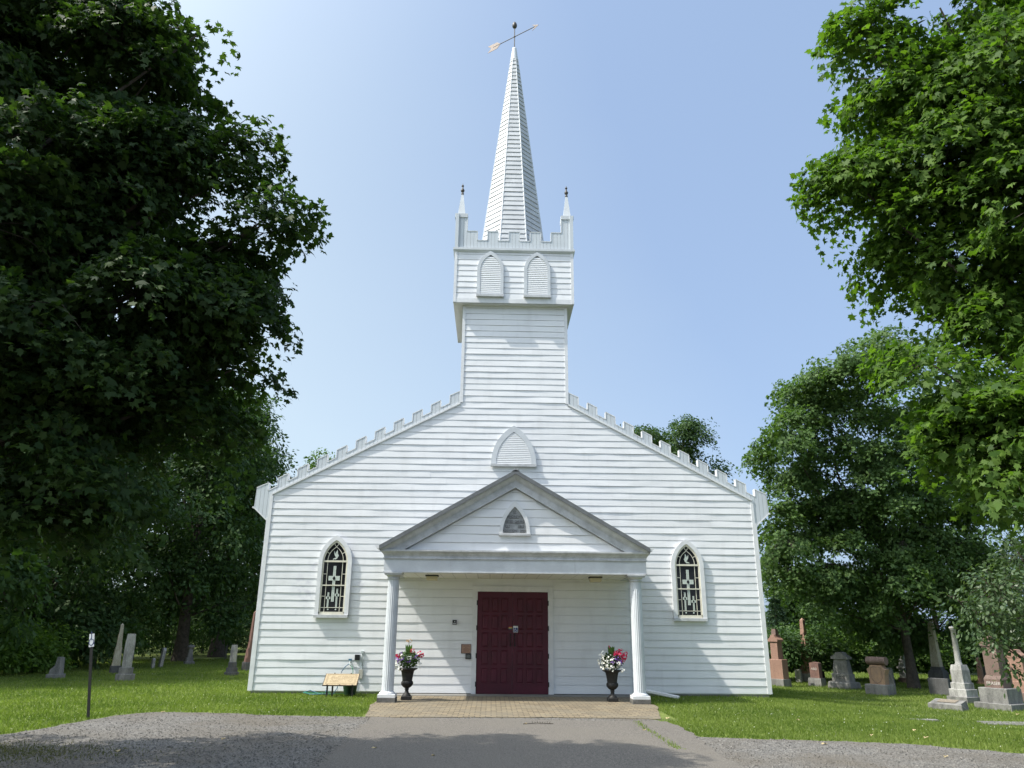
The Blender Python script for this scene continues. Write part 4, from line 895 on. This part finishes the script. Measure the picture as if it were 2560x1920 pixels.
grave('pillar_monument','white topped pillar on a dark stepped base near the church corner',578,1689,[('lower_base',B,26,24,11,DRK),('middle_base',B,20,19,10,DRK),('upper_base',B,15,14,13,DRK),('shaft','slope',12.5,11,41,LIM)],rot=R(-30))
grave('headstone','narrow dark slab far back under the trees',563,1649,[('slab','arch',8,3,37,DRK)])
grave('obelisk','tall red granite obelisk partly hidden by the left church corner',625,1676,[('base',B,34,34,22,DRK),('die','taper',28,28,32,RED),('shaft','obelisk',20,20,92,RED)])
# flat slabs in the right lawn
g=ground(2560,1812); m=MB(); m.box(-.85,.6,-.28,.28,-.03,.035,.01)
tag(m.build('grave_slab',GRY),'flat grey grave slab set flush in the grass at the right edge','slab'); o=bpy.data.objects['grave_slab']; o.location=(g.x,g.y,g.z); o.rotation_euler=(0,0,R(-8))
g=ground(2292,1801); m=MB(); m.box(-.42,.42,-.08,.08,-.03,.03,.008); o=m.build('grave_slab',GRY); o.location=(g.x,g.y,g.z); o.rotation_euler=(0,0,R(-8)); tag(o,'small buried stone edge barely showing in the middle of the right lawn','slab')

# ---------------------------------------------------------------- trees
BARK=mat('maple_bark',(.085,.07,.055),.95,scale=9,c2=(.04,.034,.028),bump=.8,bscale=30)
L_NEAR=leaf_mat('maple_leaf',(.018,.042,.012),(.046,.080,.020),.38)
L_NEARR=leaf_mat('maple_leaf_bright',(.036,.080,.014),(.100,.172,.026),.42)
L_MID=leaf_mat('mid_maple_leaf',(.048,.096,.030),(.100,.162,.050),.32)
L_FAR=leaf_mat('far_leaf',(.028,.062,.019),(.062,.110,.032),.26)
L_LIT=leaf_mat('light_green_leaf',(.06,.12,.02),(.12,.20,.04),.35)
L_CON=leaf_mat('conifer_needle',(.020,.045,.025),(.04,.075,.04),.1)
L_LIL=leaf_mat('lilac_leaf',(.04,.075,.03),(.10,.145,.07),.25,rough=.35)
def tree(name,label,cat,base,th,tr,blobs,leaf,lsize,nleaf,srad,mt,tmpl,seed=1,group=None,twigs=True,flat_=.75,shell=.35,limbs=True,top=None,bough=None):
    """blobs: (centre xyz, radii xyz, sprays)"""
    rr=np.random.default_rng(seed); b=Vector(base); o=empty(name,b,label,cat,group)
    B0=np.array(base)
    trunk=MB(); tops=np.array([0,0,th]); 
    cen=np.mean([np.array(c)-B0 for c,_,_ in blobs],axis=0); tp=np.array(top)-B0 if top is not None else np.array([cen[0]*.5,cen[1]*.5,max(th,cen[2])])
    k=8; pts=[]
    for i in range(k+1):
        t=i/k; p=tp*t; p[0]=tp[0]*t*t; p[1]=tp[1]*t*t; p[0]+=.12*tr*math.sin(5*t+seed); p[1]+=.12*tr*math.cos(4*t+seed); pts.append(p)
    rad=[tr*(1.35-.35*min(1,i*2)) *(1-.75*i/k) for i in range(k+1)]; rad[0]=tr*1.35
    trunk.tube([tuple(q) for q in pts],rad,12)
    P_all=[];N_all=[];A_all=[];S_all=[];tw=MB()
    fork=np.array([0,0,th*.75])
    for (c,rd,ns) in blobs:
        c=np.array(c)-B0; rd=np.array(rd)
        # limb
        if limbs:
            t0=min(.9,max(.25,(c[2]*.45)/max(tp[2],.1))); p0=np.array([tp[0]*t0*t0,tp[1]*t0*t0,tp[2]*t0]); L=np.linalg.norm(c-p0)
            mid=(p0+c)/2+np.array([0,0,-.10*L])+rr.normal(size=3)*.06*L
            q=[p0*(1-t)**2+2*mid*t*(1-t)+c*t*t for t in np.linspace(0,1,7)]
            r_=tr*.26*(1-t0*.5); trunk.tube([tuple(x) for x in q],list(np.linspace(r_,max(.012,r_*.15),7)),7)
        if bough:
            bx,bz,per_=bough; nb=max(2,int(round(ns/per_))); q_=unit(rr.normal(size=(nb,3))); bc=q_*rd*(rr.random(nb)**.4)[:,None]*.92
            ib=rr.integers(0,nb,ns); th_=rr.random(ns)*2*PI; rho_=np.sqrt(rr.random(ns)); szb=(.65+.7*rr.random(nb))[ib]
            loc=np.stack([np.cos(th_)*rho_*bx*szb,np.sin(th_)*rho_*bx*szb,rr.normal(size=ns)*bz*.5*szb-.35*bx*rho_**2],1)
            ctr=c+bc[ib]+loc; dd=unit(bc[ib]/rd+loc*.5); rad_=np.full(ns,.9)
            outw=unit(dd*.6+loc/bx*.8)
        else:
            dd=unit(rr.normal(size=(ns,3))); rad_=rr.random(ns)**shell; ctr=c+dd*rd*rad_[:,None]
            outw=unit(dd/rd)
        sn=unit(np.array([0,0,1])*flat_+outw*.55+rr.normal(size=(ns,3))*.22)
        if twigs:
            for i in range(ns):
                if rad_[i]>.55:
                    s0=(c+bc[ib[i]]*.8) if bough else c+(ctr[i]-c)*.35; m1=(s0+ctr[i])/2+rr.normal(size=3)*.08; w0=.010 if twigs is True else twigs
                    tw.tube([tuple(s0),tuple(m1),tuple(ctr[i]+(ctr[i]-c)*.04)],[w0,w0*.6,w0*.25],3)
        n=ns*nleaf; idx=np.repeat(np.arange(ns),nleaf)
        # in plane basis
        a=unit(np.cross(sn,rr.normal(size=(ns,3)))); bb=np.cross(sn,a)
        ang=rr.random(n)*2*PI; rho=np.sqrt(rr.random(n))*srad*(.6+.8*rr.random(ns))[idx]
        off=a[idx]*(np.cos(ang)*rho)[:,None]+bb[idx]*(np.sin(ang)*rho)[:,None]
        P=ctr[idx]+off+sn[idx]*(rr.normal(size=n)*srad*.18)[:,None]; P[:,2]-=.45*rho*rho/max(srad,.01)
        N=unit(sn[idx]+rr.normal(size=(n,3))*.42); A=unit(off+outw[idx]*srad*.5+rr.normal(size=(n,3))*.25*srad); A[:,2]-=.45
        P_all.append(P);N_all.append(N);A_all.append(A);S_all.append(lsize*(.65+.6*rr.random(n)))
    P=np.concatenate(P_all);N=np.concatenate(N_all);A=np.concatenate(A_all);S=np.concatenate(S_all)
    keep=P[:,2]+B0[2]>.12; P,N,A,S=P[keep],N[keep],A[keep],S[keep]
    trunk.build('trunk',BARK,o,True)
    if twigs and tw.v: tw.build('branches',BARK,o,True) if len(tw.v)>150 else None
    leaf_cloud('crown',P,N,A,S,tmpl,mt,o)
    return o
def pb(u,v,d,ru,rv,ry,ns):   # blob measured on the photo, placed at its own distance
    c=at(u,v,d); k=d/CF; return (tuple(c),(ru*k,ry,rv*k),ns)
# near left maple
bl=[pb(70,880,8.3,150,110,.5,46),pb(90,760,8.0,110,60,.4,22),pb(240,600,9.9,110,90,.7,40),pb(130,560,10.2,110,90,.7,30),pb(240,40,10.6,240,190,1.4,120),pb(370,200,10.4,120,180,1.2,66),pb(430,430,10.4,220,170,1.3,95),pb(580,350,10.2,75,40,.5,10),pb(570,450,10.2,60,40,.5,7),
    pb(200,420,9.6,260,230,1.5,120),pb(540,650,9.8,150,110,1.0,56),pb(660,560,10.0,60,40,.35,9),pb(690,530,10.0,30,20,.2,4),pb(590,745,9.8,90,70,.6,26),pb(420,760,9.4,240,170,1.3,100),
    pb(510,875,9.8,100,60,.8,26),pb(600,915,9.9,40,16,.3,4),pb(300,960,9.0,230,150,1.2,70),pb(110,1060,8.6,170,170,1.1,60),pb(470,1040,9.8,120,90,.8,26),pb(230,1200,8.6,130,90,.8,22),pb(30,1270,8.4,130,110,.8,22),
    pb(40,700,9.2,190,280,1.5,90),pb(40,180,10,190,230,1.5,80),pb(490,90,10.6,35,50,.4,6)]
bl+=[((-9.6,-12.6,4.6),(2.4,2.4,1.6),120),((-9.4,-12.2,7.6),(3.0,3.0,2.0),190),((-8.6,-12.0,10.6),(2.8,2.8,2.0),150),((-7.7,-11.6,9.4),(1.5,2.0,1.6),90),((-6.6,-10.2,8.4),(1.5,1.2,1.5),55),((-7.8,-9.9,6.4),(1.6,1.4,1.5),60),((-10.8,-10.2,7.6),(2.0,1.7,2.0),80),((-6.4,-13.2,6.0),(1.2,1.4,1.2),40)]
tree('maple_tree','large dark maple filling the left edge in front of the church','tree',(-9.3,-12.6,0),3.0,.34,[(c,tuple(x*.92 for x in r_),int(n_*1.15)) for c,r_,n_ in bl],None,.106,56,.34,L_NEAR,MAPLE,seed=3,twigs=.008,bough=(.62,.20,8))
br=[pb(2110,430,10.8,70,60,.5,18),pb(2160,110,11,45,60,.5,14),pb(2350,20,11,220,90,1.2,45),pb(2260,180,10.8,150,120,.9,50),pb(2420,160,10.2,190,170,1.2,70),pb(2240,415,10.8,150,95,.9,50),pb(2350,420,10.4,180,160,1.2,70),pb(2250,585,10.8,90,60,.7,20),pb(2385,640,10.4,150,100,1.0,44),
    pb(2520,480,9.8,130,220,1.3,70),pb(2370,790,10.4,50,30,.5,7),pb(2480,780,10.0,130,90,.9,38),pb(2320,905,9.2,50,26,.35,8),pb(2410,985,9.0,80,65,.6,24),pb(2450,1090,9.0,80,70,.6,24),pb(2530,1060,8.6,110,120,.8,34),pb(2510,1190,8.6,90,60,.5,14),pb(2550,920,9,70,50,.6,8),
    pb(2700,300,10,200,330,1.5,90),pb(2700,800,9.5,180,260,1.4,70)]
br+=[((9.6,-11.6,6.0),(2.2,2.4,1.8),90),((9.2,-11.4,9.4),(2.6,2.6,2.2),130),((11.4,-10.6,7.5),(2.0,2.2,2.4),70)]
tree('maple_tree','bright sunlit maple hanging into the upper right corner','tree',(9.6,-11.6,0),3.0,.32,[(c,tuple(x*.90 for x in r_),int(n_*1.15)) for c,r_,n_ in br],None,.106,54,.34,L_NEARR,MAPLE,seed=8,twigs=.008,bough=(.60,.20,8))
# middle-distance maple among the right-hand gravestones
g=ground(2287,1722); D=(g-CC).dot(fw)
bm=[]
rg=random.Random(4)
for u,v,ru,rv,ns in ((2120,925,110,90,60),(2230,880,100,60,50),(2040,1040,110,110,60),(2060,960,60,50,24),(1960,1080,60,60,26),(2180,1100,150,140,90),(2320,1000,120,130,60),(1960,1180,90,110,50),(2080,1240,150,130,90),(2250,1260,170,140,100),(2400,1150,130,150,70),(1950,1320,75,90,40),(2050,1400,140,120,80),(2200,1430,160,120,90),(2350,1400,160,140,90),(1985,1445,80,45,26),(2180,1535,105,60,44),(2300,1565,120,55,44),(2440,1500,130,110,60),(1930,1420,50,60,16),(2470,1320,120,150,60),(1990,970,45,45,9)):
    bm.append(pb(u,v,D*1.03+rg.uniform(-1.0,1.3),ru,rv,1.6,int(ns*2.3)))
bm+=[((g.x-.6,g.y+1.8,5.5),(3.2,2.2,3.6),160),((g.x-.6,g.y,6.5),(2.6,2.4,3.0),90)]
tree('maple_tree','big rounded maple standing among the gravestones on the right','tree',(g.x,g.y,g.z),1.6,.17,bm,None,.125,34,.36,L_MID,MAPLE,seed=12,twigs=.010,flat_=.6,bough=(.70,.26,9),top=(g.x-1.0,g.y,7.5))
# generic broadleaf tree
def broad(label,x,y,H,Rx,seed,mt=None,n=1.0,lsize=.24,zlow=.18,group='trees behind the churchyard',name='broadleaf_tree'):
    rg=random.Random(seed); z0=float(gz(x,y)); bl=[]
    for i in range(16):
        t=(i+.5)/16; zz=H*(zlow+(.93-zlow)*t); prof=math.sin(PI*min(1,.18+.80*t))**.7 if t<.97 else .3
        a=i*2.4+rg.uniform(-.5,.5); r_=Rx*.62*prof*rg.uniform(.6,1.05)
        s_=Rx*rg.uniform(.34,.52)*(.65+.35*prof); bl.append(((x+r_*math.cos(a),y+r_*math.sin(a),z0+zz-.1),(s_,s_,s_*rg.uniform(.65,.9)),int(58*n)))
    bl.append(((x,y,z0+H*.90),(Rx*.3,Rx*.3,H*.10),int(30*n)))
    return tree(name,label,'tree',(x,y,z0),H*.3,max(.16,H*.022),bl,None,lsize,16,.46,mt or L_FAR,DIA,seed=seed,group=group,twigs=False,bough=(.80,.34,7),flat_=.6)
broad('dense dark tree overhanging the far left edge of the lawn',-18.8,3.4,14,6.0,101,n=2.6)
broad('dark tree behind the small slant gravestone',-18.2,10.5,13,5.2,102,n=2.6,zlow=.1)
broad('dark spreading tree behind the two leaning slabs',-14.9,16.8,14,4.8,103,n=2.4)
broad('tall dark tree rising left of the church roof edge',-15.2,22.5,15.8,4.4,104,n=1.6)
broad('tallest dark tree behind the round topped pillar',-22,19,18,5.5,105,n=1.7,zlow=.1)
broad('dark tree in the second row at the left edge',-27,10,15,5.5,106,n=1.4,zlow=.1)
broad('dark tree at the back left beyond the leaning slabs',-27,30,19,6.5,107,n=1.6,zlow=.08)
broad('dark tree in the far row above the flared cap monument',-18.5,33,16,5.5,112,n=1.6,zlow=.06)
broad('dark tree in the far row close to the church corner',-12.0,34,13,4.5,113,n=1.5,zlow=.06)
broad('dark tree in the last row behind the flared cap monument',-17.5,46,15,6,115,n=1.6,zlow=.05)
broad('dark tree in the last row behind the leaning slabs',-27,47,17,7,116,n=1.6,zlow=.05)
broad('dark tree in the last row near the church corner',-10.5,50,12,5,117,n=1.4,zlow=.05)
broad('dark tree in the last row at the far left',-40,46,18,8,118,n=1.6,zlow=.05)
broad('dark tree in the third row at the far left',-36,24,18,7,114,n=1.5,zlow=.06)
broad('sunlit small tree tip showing just above the left roof parapet',-12.2,36,14.6,3.6,108,mt=L_MID)
broad('round treetop rising behind the right roof parapet, left of a pair',9.8,31,16.4,4.6,109,n=2.6,lsize=.2)
broad('taller round treetop behind the right roof parapet, right of a pair',13.1,31.5,17.2,4.8,110,n=2.6,lsize=.2)
broad('low treetop in the gap between the pair behind the right roof parapet',11.6,33,16.4,3.6,119,n=2.2,lsize=.2)
broad('feathery pale tree beside the left church corner',-11.2,26,12.5,2.6,111,mt=L_MID,lsize=.2)
# understorey bushes
def bush(label,u,v,H,Rx,seed,mt,name='bush',n=70,lsize=.16):
    g=ground(u,v); rg=random.Random(seed); bl=[]
    for i in range(6):
        a=i*1.05+rg.random(); r_=Rx*.55*rg.random()+Rx*.1; bl.append(((g.x+r_*math.cos(a),g.y+r_*math.sin(a),g.z+H*rg.uniform(.25,.72)),(Rx*.5,Rx*.5,H*.30),n))
    return tree(name,label,'bush',(g.x,g.y,g.z),H*.35,.06,bl,None,lsize,12,.42,mt,DIA,seed=seed,group='bushes along the churchyard edge',twigs=False,limbs=True)
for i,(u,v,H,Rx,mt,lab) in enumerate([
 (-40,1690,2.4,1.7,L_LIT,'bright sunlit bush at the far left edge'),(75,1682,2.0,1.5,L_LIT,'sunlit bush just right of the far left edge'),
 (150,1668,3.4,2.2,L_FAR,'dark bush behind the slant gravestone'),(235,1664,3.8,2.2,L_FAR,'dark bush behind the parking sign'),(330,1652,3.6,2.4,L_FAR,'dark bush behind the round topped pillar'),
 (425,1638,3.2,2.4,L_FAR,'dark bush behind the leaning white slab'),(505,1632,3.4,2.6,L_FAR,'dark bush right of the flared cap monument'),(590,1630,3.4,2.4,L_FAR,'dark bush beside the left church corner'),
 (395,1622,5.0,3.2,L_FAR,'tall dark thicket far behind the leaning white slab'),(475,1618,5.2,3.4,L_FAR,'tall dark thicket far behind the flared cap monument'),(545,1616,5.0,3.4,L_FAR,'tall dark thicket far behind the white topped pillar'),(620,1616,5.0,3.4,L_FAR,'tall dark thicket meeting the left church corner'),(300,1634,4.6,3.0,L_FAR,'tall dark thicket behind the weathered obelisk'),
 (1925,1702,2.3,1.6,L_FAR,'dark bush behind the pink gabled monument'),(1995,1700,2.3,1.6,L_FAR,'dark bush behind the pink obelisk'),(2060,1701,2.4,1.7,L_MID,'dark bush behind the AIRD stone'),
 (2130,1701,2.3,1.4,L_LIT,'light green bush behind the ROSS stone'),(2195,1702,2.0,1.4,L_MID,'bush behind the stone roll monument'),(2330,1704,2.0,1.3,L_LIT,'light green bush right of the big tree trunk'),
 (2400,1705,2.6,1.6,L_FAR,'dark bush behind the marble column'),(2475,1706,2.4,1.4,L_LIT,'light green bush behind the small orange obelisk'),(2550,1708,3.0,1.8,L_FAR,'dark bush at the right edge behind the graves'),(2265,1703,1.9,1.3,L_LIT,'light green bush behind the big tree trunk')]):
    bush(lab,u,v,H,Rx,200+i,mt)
broad('dark tree beyond the right-hand gravestones, left of the big maple',15.8,21,4.6,2.6,120,zlow=.1); broad('dark tree far behind the big maple',21,17,8.5,4,121,zlow=.1); broad('dark tree beyond the marble column',25,12,9.5,4.4,122,zlow=.1); broad('dark tree at the far right beyond the FRASER stone',30,7,10.5,4.6,123,zlow=.1)
# spruce
def spruce(label,u,v,dist,seed):
    p=at(u,v,dist); x,y=p.x,p.y; z0=float(gz(x,y)); H=p.z-z0; rr=np.random.default_rng(seed)
    o=empty('spruce_tree',(x,y,z0),label,'tree','spruces behind the church'); m=MB(); m.tube([(0,0,0),(0,0,H*.5),(0,0,H)],[.14,.08,.01],8); m.build('trunk',BARK,o,True)
    n=9000; t=rr.random(n)**.8; z=H*(1-t*.92); lay=np.floor(z/.28)*.28+.05*rr.normal(size=n); a=np.floor(rr.random(n)*11)/11*2*PI+lay*3+rr.normal(size=n)*.10; r_=(.03+.32*(H-lay))*np.sqrt(rr.random(n))
    P=np.stack([r_*np.cos(a),r_*np.sin(a),lay-.18*r_+.02*rr.normal(size=n)],1); N=unit(rr.normal(size=(n,3))*.5+[0,0,1]); A=np.stack([np.cos(a),np.sin(a),-.2+0*a],1)+rr.normal(size=(n,3))*.3
    leaf_cloud('crown',P,N,A,.16*(.7+.6*rr.random(n)),[(0,0),(.12,.5),(0,1),(-.12,.5)],L_CON,o)
spruce('taller spruce tip against the sky right of the church wall',1934,1478,38,5); spruce('smaller spruce between the church wall and the big maple',1985,1530,40,6)
# lilac at the right edge
g=at(2640,1600,12.5)
ll=[pb(2500,1470,12.2,80,70,.7,44),pb(2445,1540,12.0,50,50,.5,20),pb(2545,1380,12.4,60,60,.6,30),pb(2555,1540,12.2,70,60,.7,34),pb(2500,1600,11.8,55,22,.4,12),pb(2528,1672,11.5,24,16,.25,5),pb(2640,1480,12.4,100,140,1,70),pb(2395,1500,12.0,22,22,.3,4),pb(2560,1290,12.6,40,40,.4,9)]
tree('lilac_bush','grey green lilac bush leaning in from the right edge over the graves','bush',(g.x,g.y,float(gz(g.x,g.y))),.9,.07,ll,None,.085,22,.26,L_LIL,OV,seed=31,twigs=.006,flat_=.2)

# ---------------------------------------------------------------- grass blades, clover, fallen leaves
def scatter(n,seed,rmin=7,rmax=42):
    rr=np.random.default_rng(seed); r_=rmin*(rmax/rmin)**(rr.random(n)**.9); a=(rr.random(n)-.5)*R(82)
    X=CC.x+r_*np.sin(a+CY); Y=CC.y+r_*np.cos(a+CY)
    k=~inpoly(X,Y,GRAV)&~inpoly(X,Y,APR)&~inpoly(X,Y,ASP)&~((abs(X)<W-.02)&(Y>-.01))&~((abs(X)<3.0)&(Y>-2.4))&~((abs(X)<2.95)&(Y>-5.3))
    return X[k],Y[k],r_[k],rr
X,Y,r_,rr=scatter(640000,1)
n=len(X); P=np.stack([X,Y,gz(X,Y)-.004],1)
A=np.stack([rr.normal(size=n)*.6,rr.normal(size=n)*.6,np.ones(n)],1); N=np.stack([rr.normal(size=n),rr.normal(size=n),.15+0*X],1)
hgt=(.030+.024*rr.random(n))*(1+r_/40); wdt=np.clip(r_/16,.6,2.2)
GRB=leaf_mat('grass_blade',(.088,.138,.026),(.192,.242,.060),.35)
tone=np.clip(.45+.33*np.sin(X*1.1+2*np.sin(Y*.7))*np.sin(Y*1.6+X*.3)+.3*rr.normal(size=n),0,1)
go=leaf_cloud('grass',P,N,A,hgt*(1),[(-.14,0),(.14,0),(.03,1)],GRB,None,tone=tone); tag(go,'short mown lawn grass around the church','grass',kind='stuff')
X,Y,r_,rr=scatter(5200,2); n=len(X); P=np.stack([X,Y,gz(X,Y)+.055],1)
co_=leaf_cloud('clover_flowers',P,unit(rr.normal(size=(n,3))*.3+[0,0,1]),rr.normal(size=(n,3)),.009+.008*rr.random(n),[(.5,0),(.35,.35),(0,.5),(-.35,.35),(-.5,0),(-.35,-.35),(0,-.5),(.35,-.35)],mat('clover_white',(.6,.62,.5),.8),None); tag(co_,'tiny white clover heads dotted through the lawn','clover',kind='stuff')
FLM=mat('dry_leaf',(.40,.32,.17),.7,var=.2,scale=8); 
lt=np.array(MAPLE)
FLAB=['curled tan leaf in the right lawn below the red AIRD stone','pale leaf at the lawn edge below the rolled stone','yellow leaf in the lawn near the buried stone edge','yellow leaf on the lawn edge below the buried stone edge','pale leaf in the grass just below the FRASER stone','yellow leaf on the right gravel near the frame bottom','tan leaf on the gravel just below the right lawn edge','tan leaf at the end of the crack of grass in the drive','pale green leaf at the corner of the brick paving','pale leaf in the shade at the left side of the asphalt','leaf in the shade at the middle left of the asphalt','tan leaf on the asphalt just below the brick paving','leaf in the shaded gravel below the left lawn','leaf in the shaded gravel at the lower left','tan leaf at the back edge of the gravel right of the parking sign']
for i,(u,v) in enumerate([(1998,1806),(2175,1845),(2285,1832),(2320,1852),(2547,1791),(2369,1895),(2063,1862),(1614,1828),(1665,1797),(935,1872),(1080,1893),(1310,1812),(560,1850),(300,1880),(410,1782)]):
    g=ground(u,v); a=rnd.random()*6; sz=.055+.035*rnd.random(); m=MB(); ca,sa_=math.cos(a),math.sin(a)
    m.add([(sz*(x*ca-y_*sa_),sz*(x*sa_+y_*ca),.02+.3*sz*z_+.012*math.sin(k)) for k,(x,y_,z_) in enumerate(MAPLE)],[tuple(range(len(MAPLE)-1,-1,-1))])
    o=m.build('fallen_leaf',FLM); o.location=(g.x,g.y,g.z+(.03 if g.x>2.9 and g.y>-9 and v<1860 else .0)); tag(o,FLAB[i],'leaf','fallen leaves')
# twig on the drive and grass strip in the crack
g=ground(900+1100/2.458,1700+278/2.458); m=MB(); m.tube([(g.x-.28,g.y-.05,.025),(g.x-.05,g.y,.035),(g.x+.25,g.y+.02,.025)],.006,5); 
for k in range(8): m.tube([(g.x-.1+.04*k,g.y,.03),(g.x-.12+.045*k,g.y+rnd.uniform(-.06,.06),.06)],.004,4)
tag(m.build('twig',BARK),'small dead twig lying on the asphalt before the brick paving','twig')
rr=np.random.default_rng(9)
path=[(1500+345/3.687,1650+575/3.687),(1500+400/3.687,1650+630/3.687),(1500+520/3.687,1650+700/3.687),(1500+640/3.687,1650+780/3.687),(1500+720/3.687,1650+830/3.687)]
pp=[onZ(u,v,0) for u,v in path]; P=[]
for a,b in zip(pp[:-1],pp[1:]):
    for _ in range(120): t=rr.random(); q=a+(b-a)*t; P.append((q.x+rr.normal()*.035,q.y+rr.normal()*.035,.012))
P=np.array(P); n=len(P)
o=leaf_cloud('crack_grass',P,unit(rr.normal(size=(n,3))),rr.normal(size=(n,3))*.5+[0,0,1],.03+.02*rr.random(n),[(-.14,0),(.14,0),(0,1)],GRB,None); tag(o,'line of grass growing in a crack of the driveway','grass',kind='stuff')
# thin weedy patch at the near left of the lot
n=9000; X=-7.6+1.1*rr.normal(size=n); Y=-9.3+.42*rr.normal(size=n); P=np.stack([X,Y,np.full(n,.004)],1)
o=leaf_cloud('weeds',P,unit(rr.normal(size=(n,3))),rr.normal(size=(n,3))*.6+[0,0,1],.025+.03*rr.random(n),[(-.14,0),(.14,0),(0,1)],leaf_mat('dull_weed',(.06,.075,.025),(.13,.12,.05),.2),None); tag(o,'thin patch of weeds in the gravel at the lower left','weeds',kind='stuff')
# loose stones on the gravel
n=60000; rr=np.random.default_rng(14); r_=8*(22/8)**rr.random(n); a=(rr.random(n)-.5)*R(82); X=CC.x+r_*np.sin(a+CY); Y=CC.y+r_*np.cos(a+CY); k=inpoly(X,Y,GRAV)&~inpoly(X,Y,ASP)&~inpoly(X,Y,APR)
X,Y=X[k],Y[k]; n=len(X); sz=.007+.017*rr.random(n)**2
V=[];F=[]
base_=np.array([(1,0,0),(-.2,1,0),(-.9,-.1,0),(.1,-.9,0),(0,.1,.8)]); faces=np.array([(0,1,4),(1,2,4),(2,3,4),(3,0,4)])
ang=rr.random(n)*6.28; c_,s_=np.cos(ang),np.sin(ang); Vx=(base_[None,:,0]*c_[:,None]-base_[None,:,1]*s_[:,None])*sz[:,None]+X[:,None]; Vy=(base_[None,:,0]*s_[:,None]+base_[None,:,1]*c_[:,None])*sz[:,None]*.8+Y[:,None]; Vz=base_[None,:,2]*sz[:,None]+.006
V=np.stack([Vx,Vy,Vz],-1).reshape(-1,3); F=(faces[None]+5*np.arange(n)[:,None,None]).reshape(-1,3)
me=bpy.data.meshes.new('loose_gravel'); me.from_pydata(V.tolist(),[],F.tolist()); me.materials.append(GRAVM); o=bpy.data.objects.new('loose_gravel',me); col.objects.link(o); tag(o,'loose stone chips scattered on the gravel lot','gravel',kind='stuff')
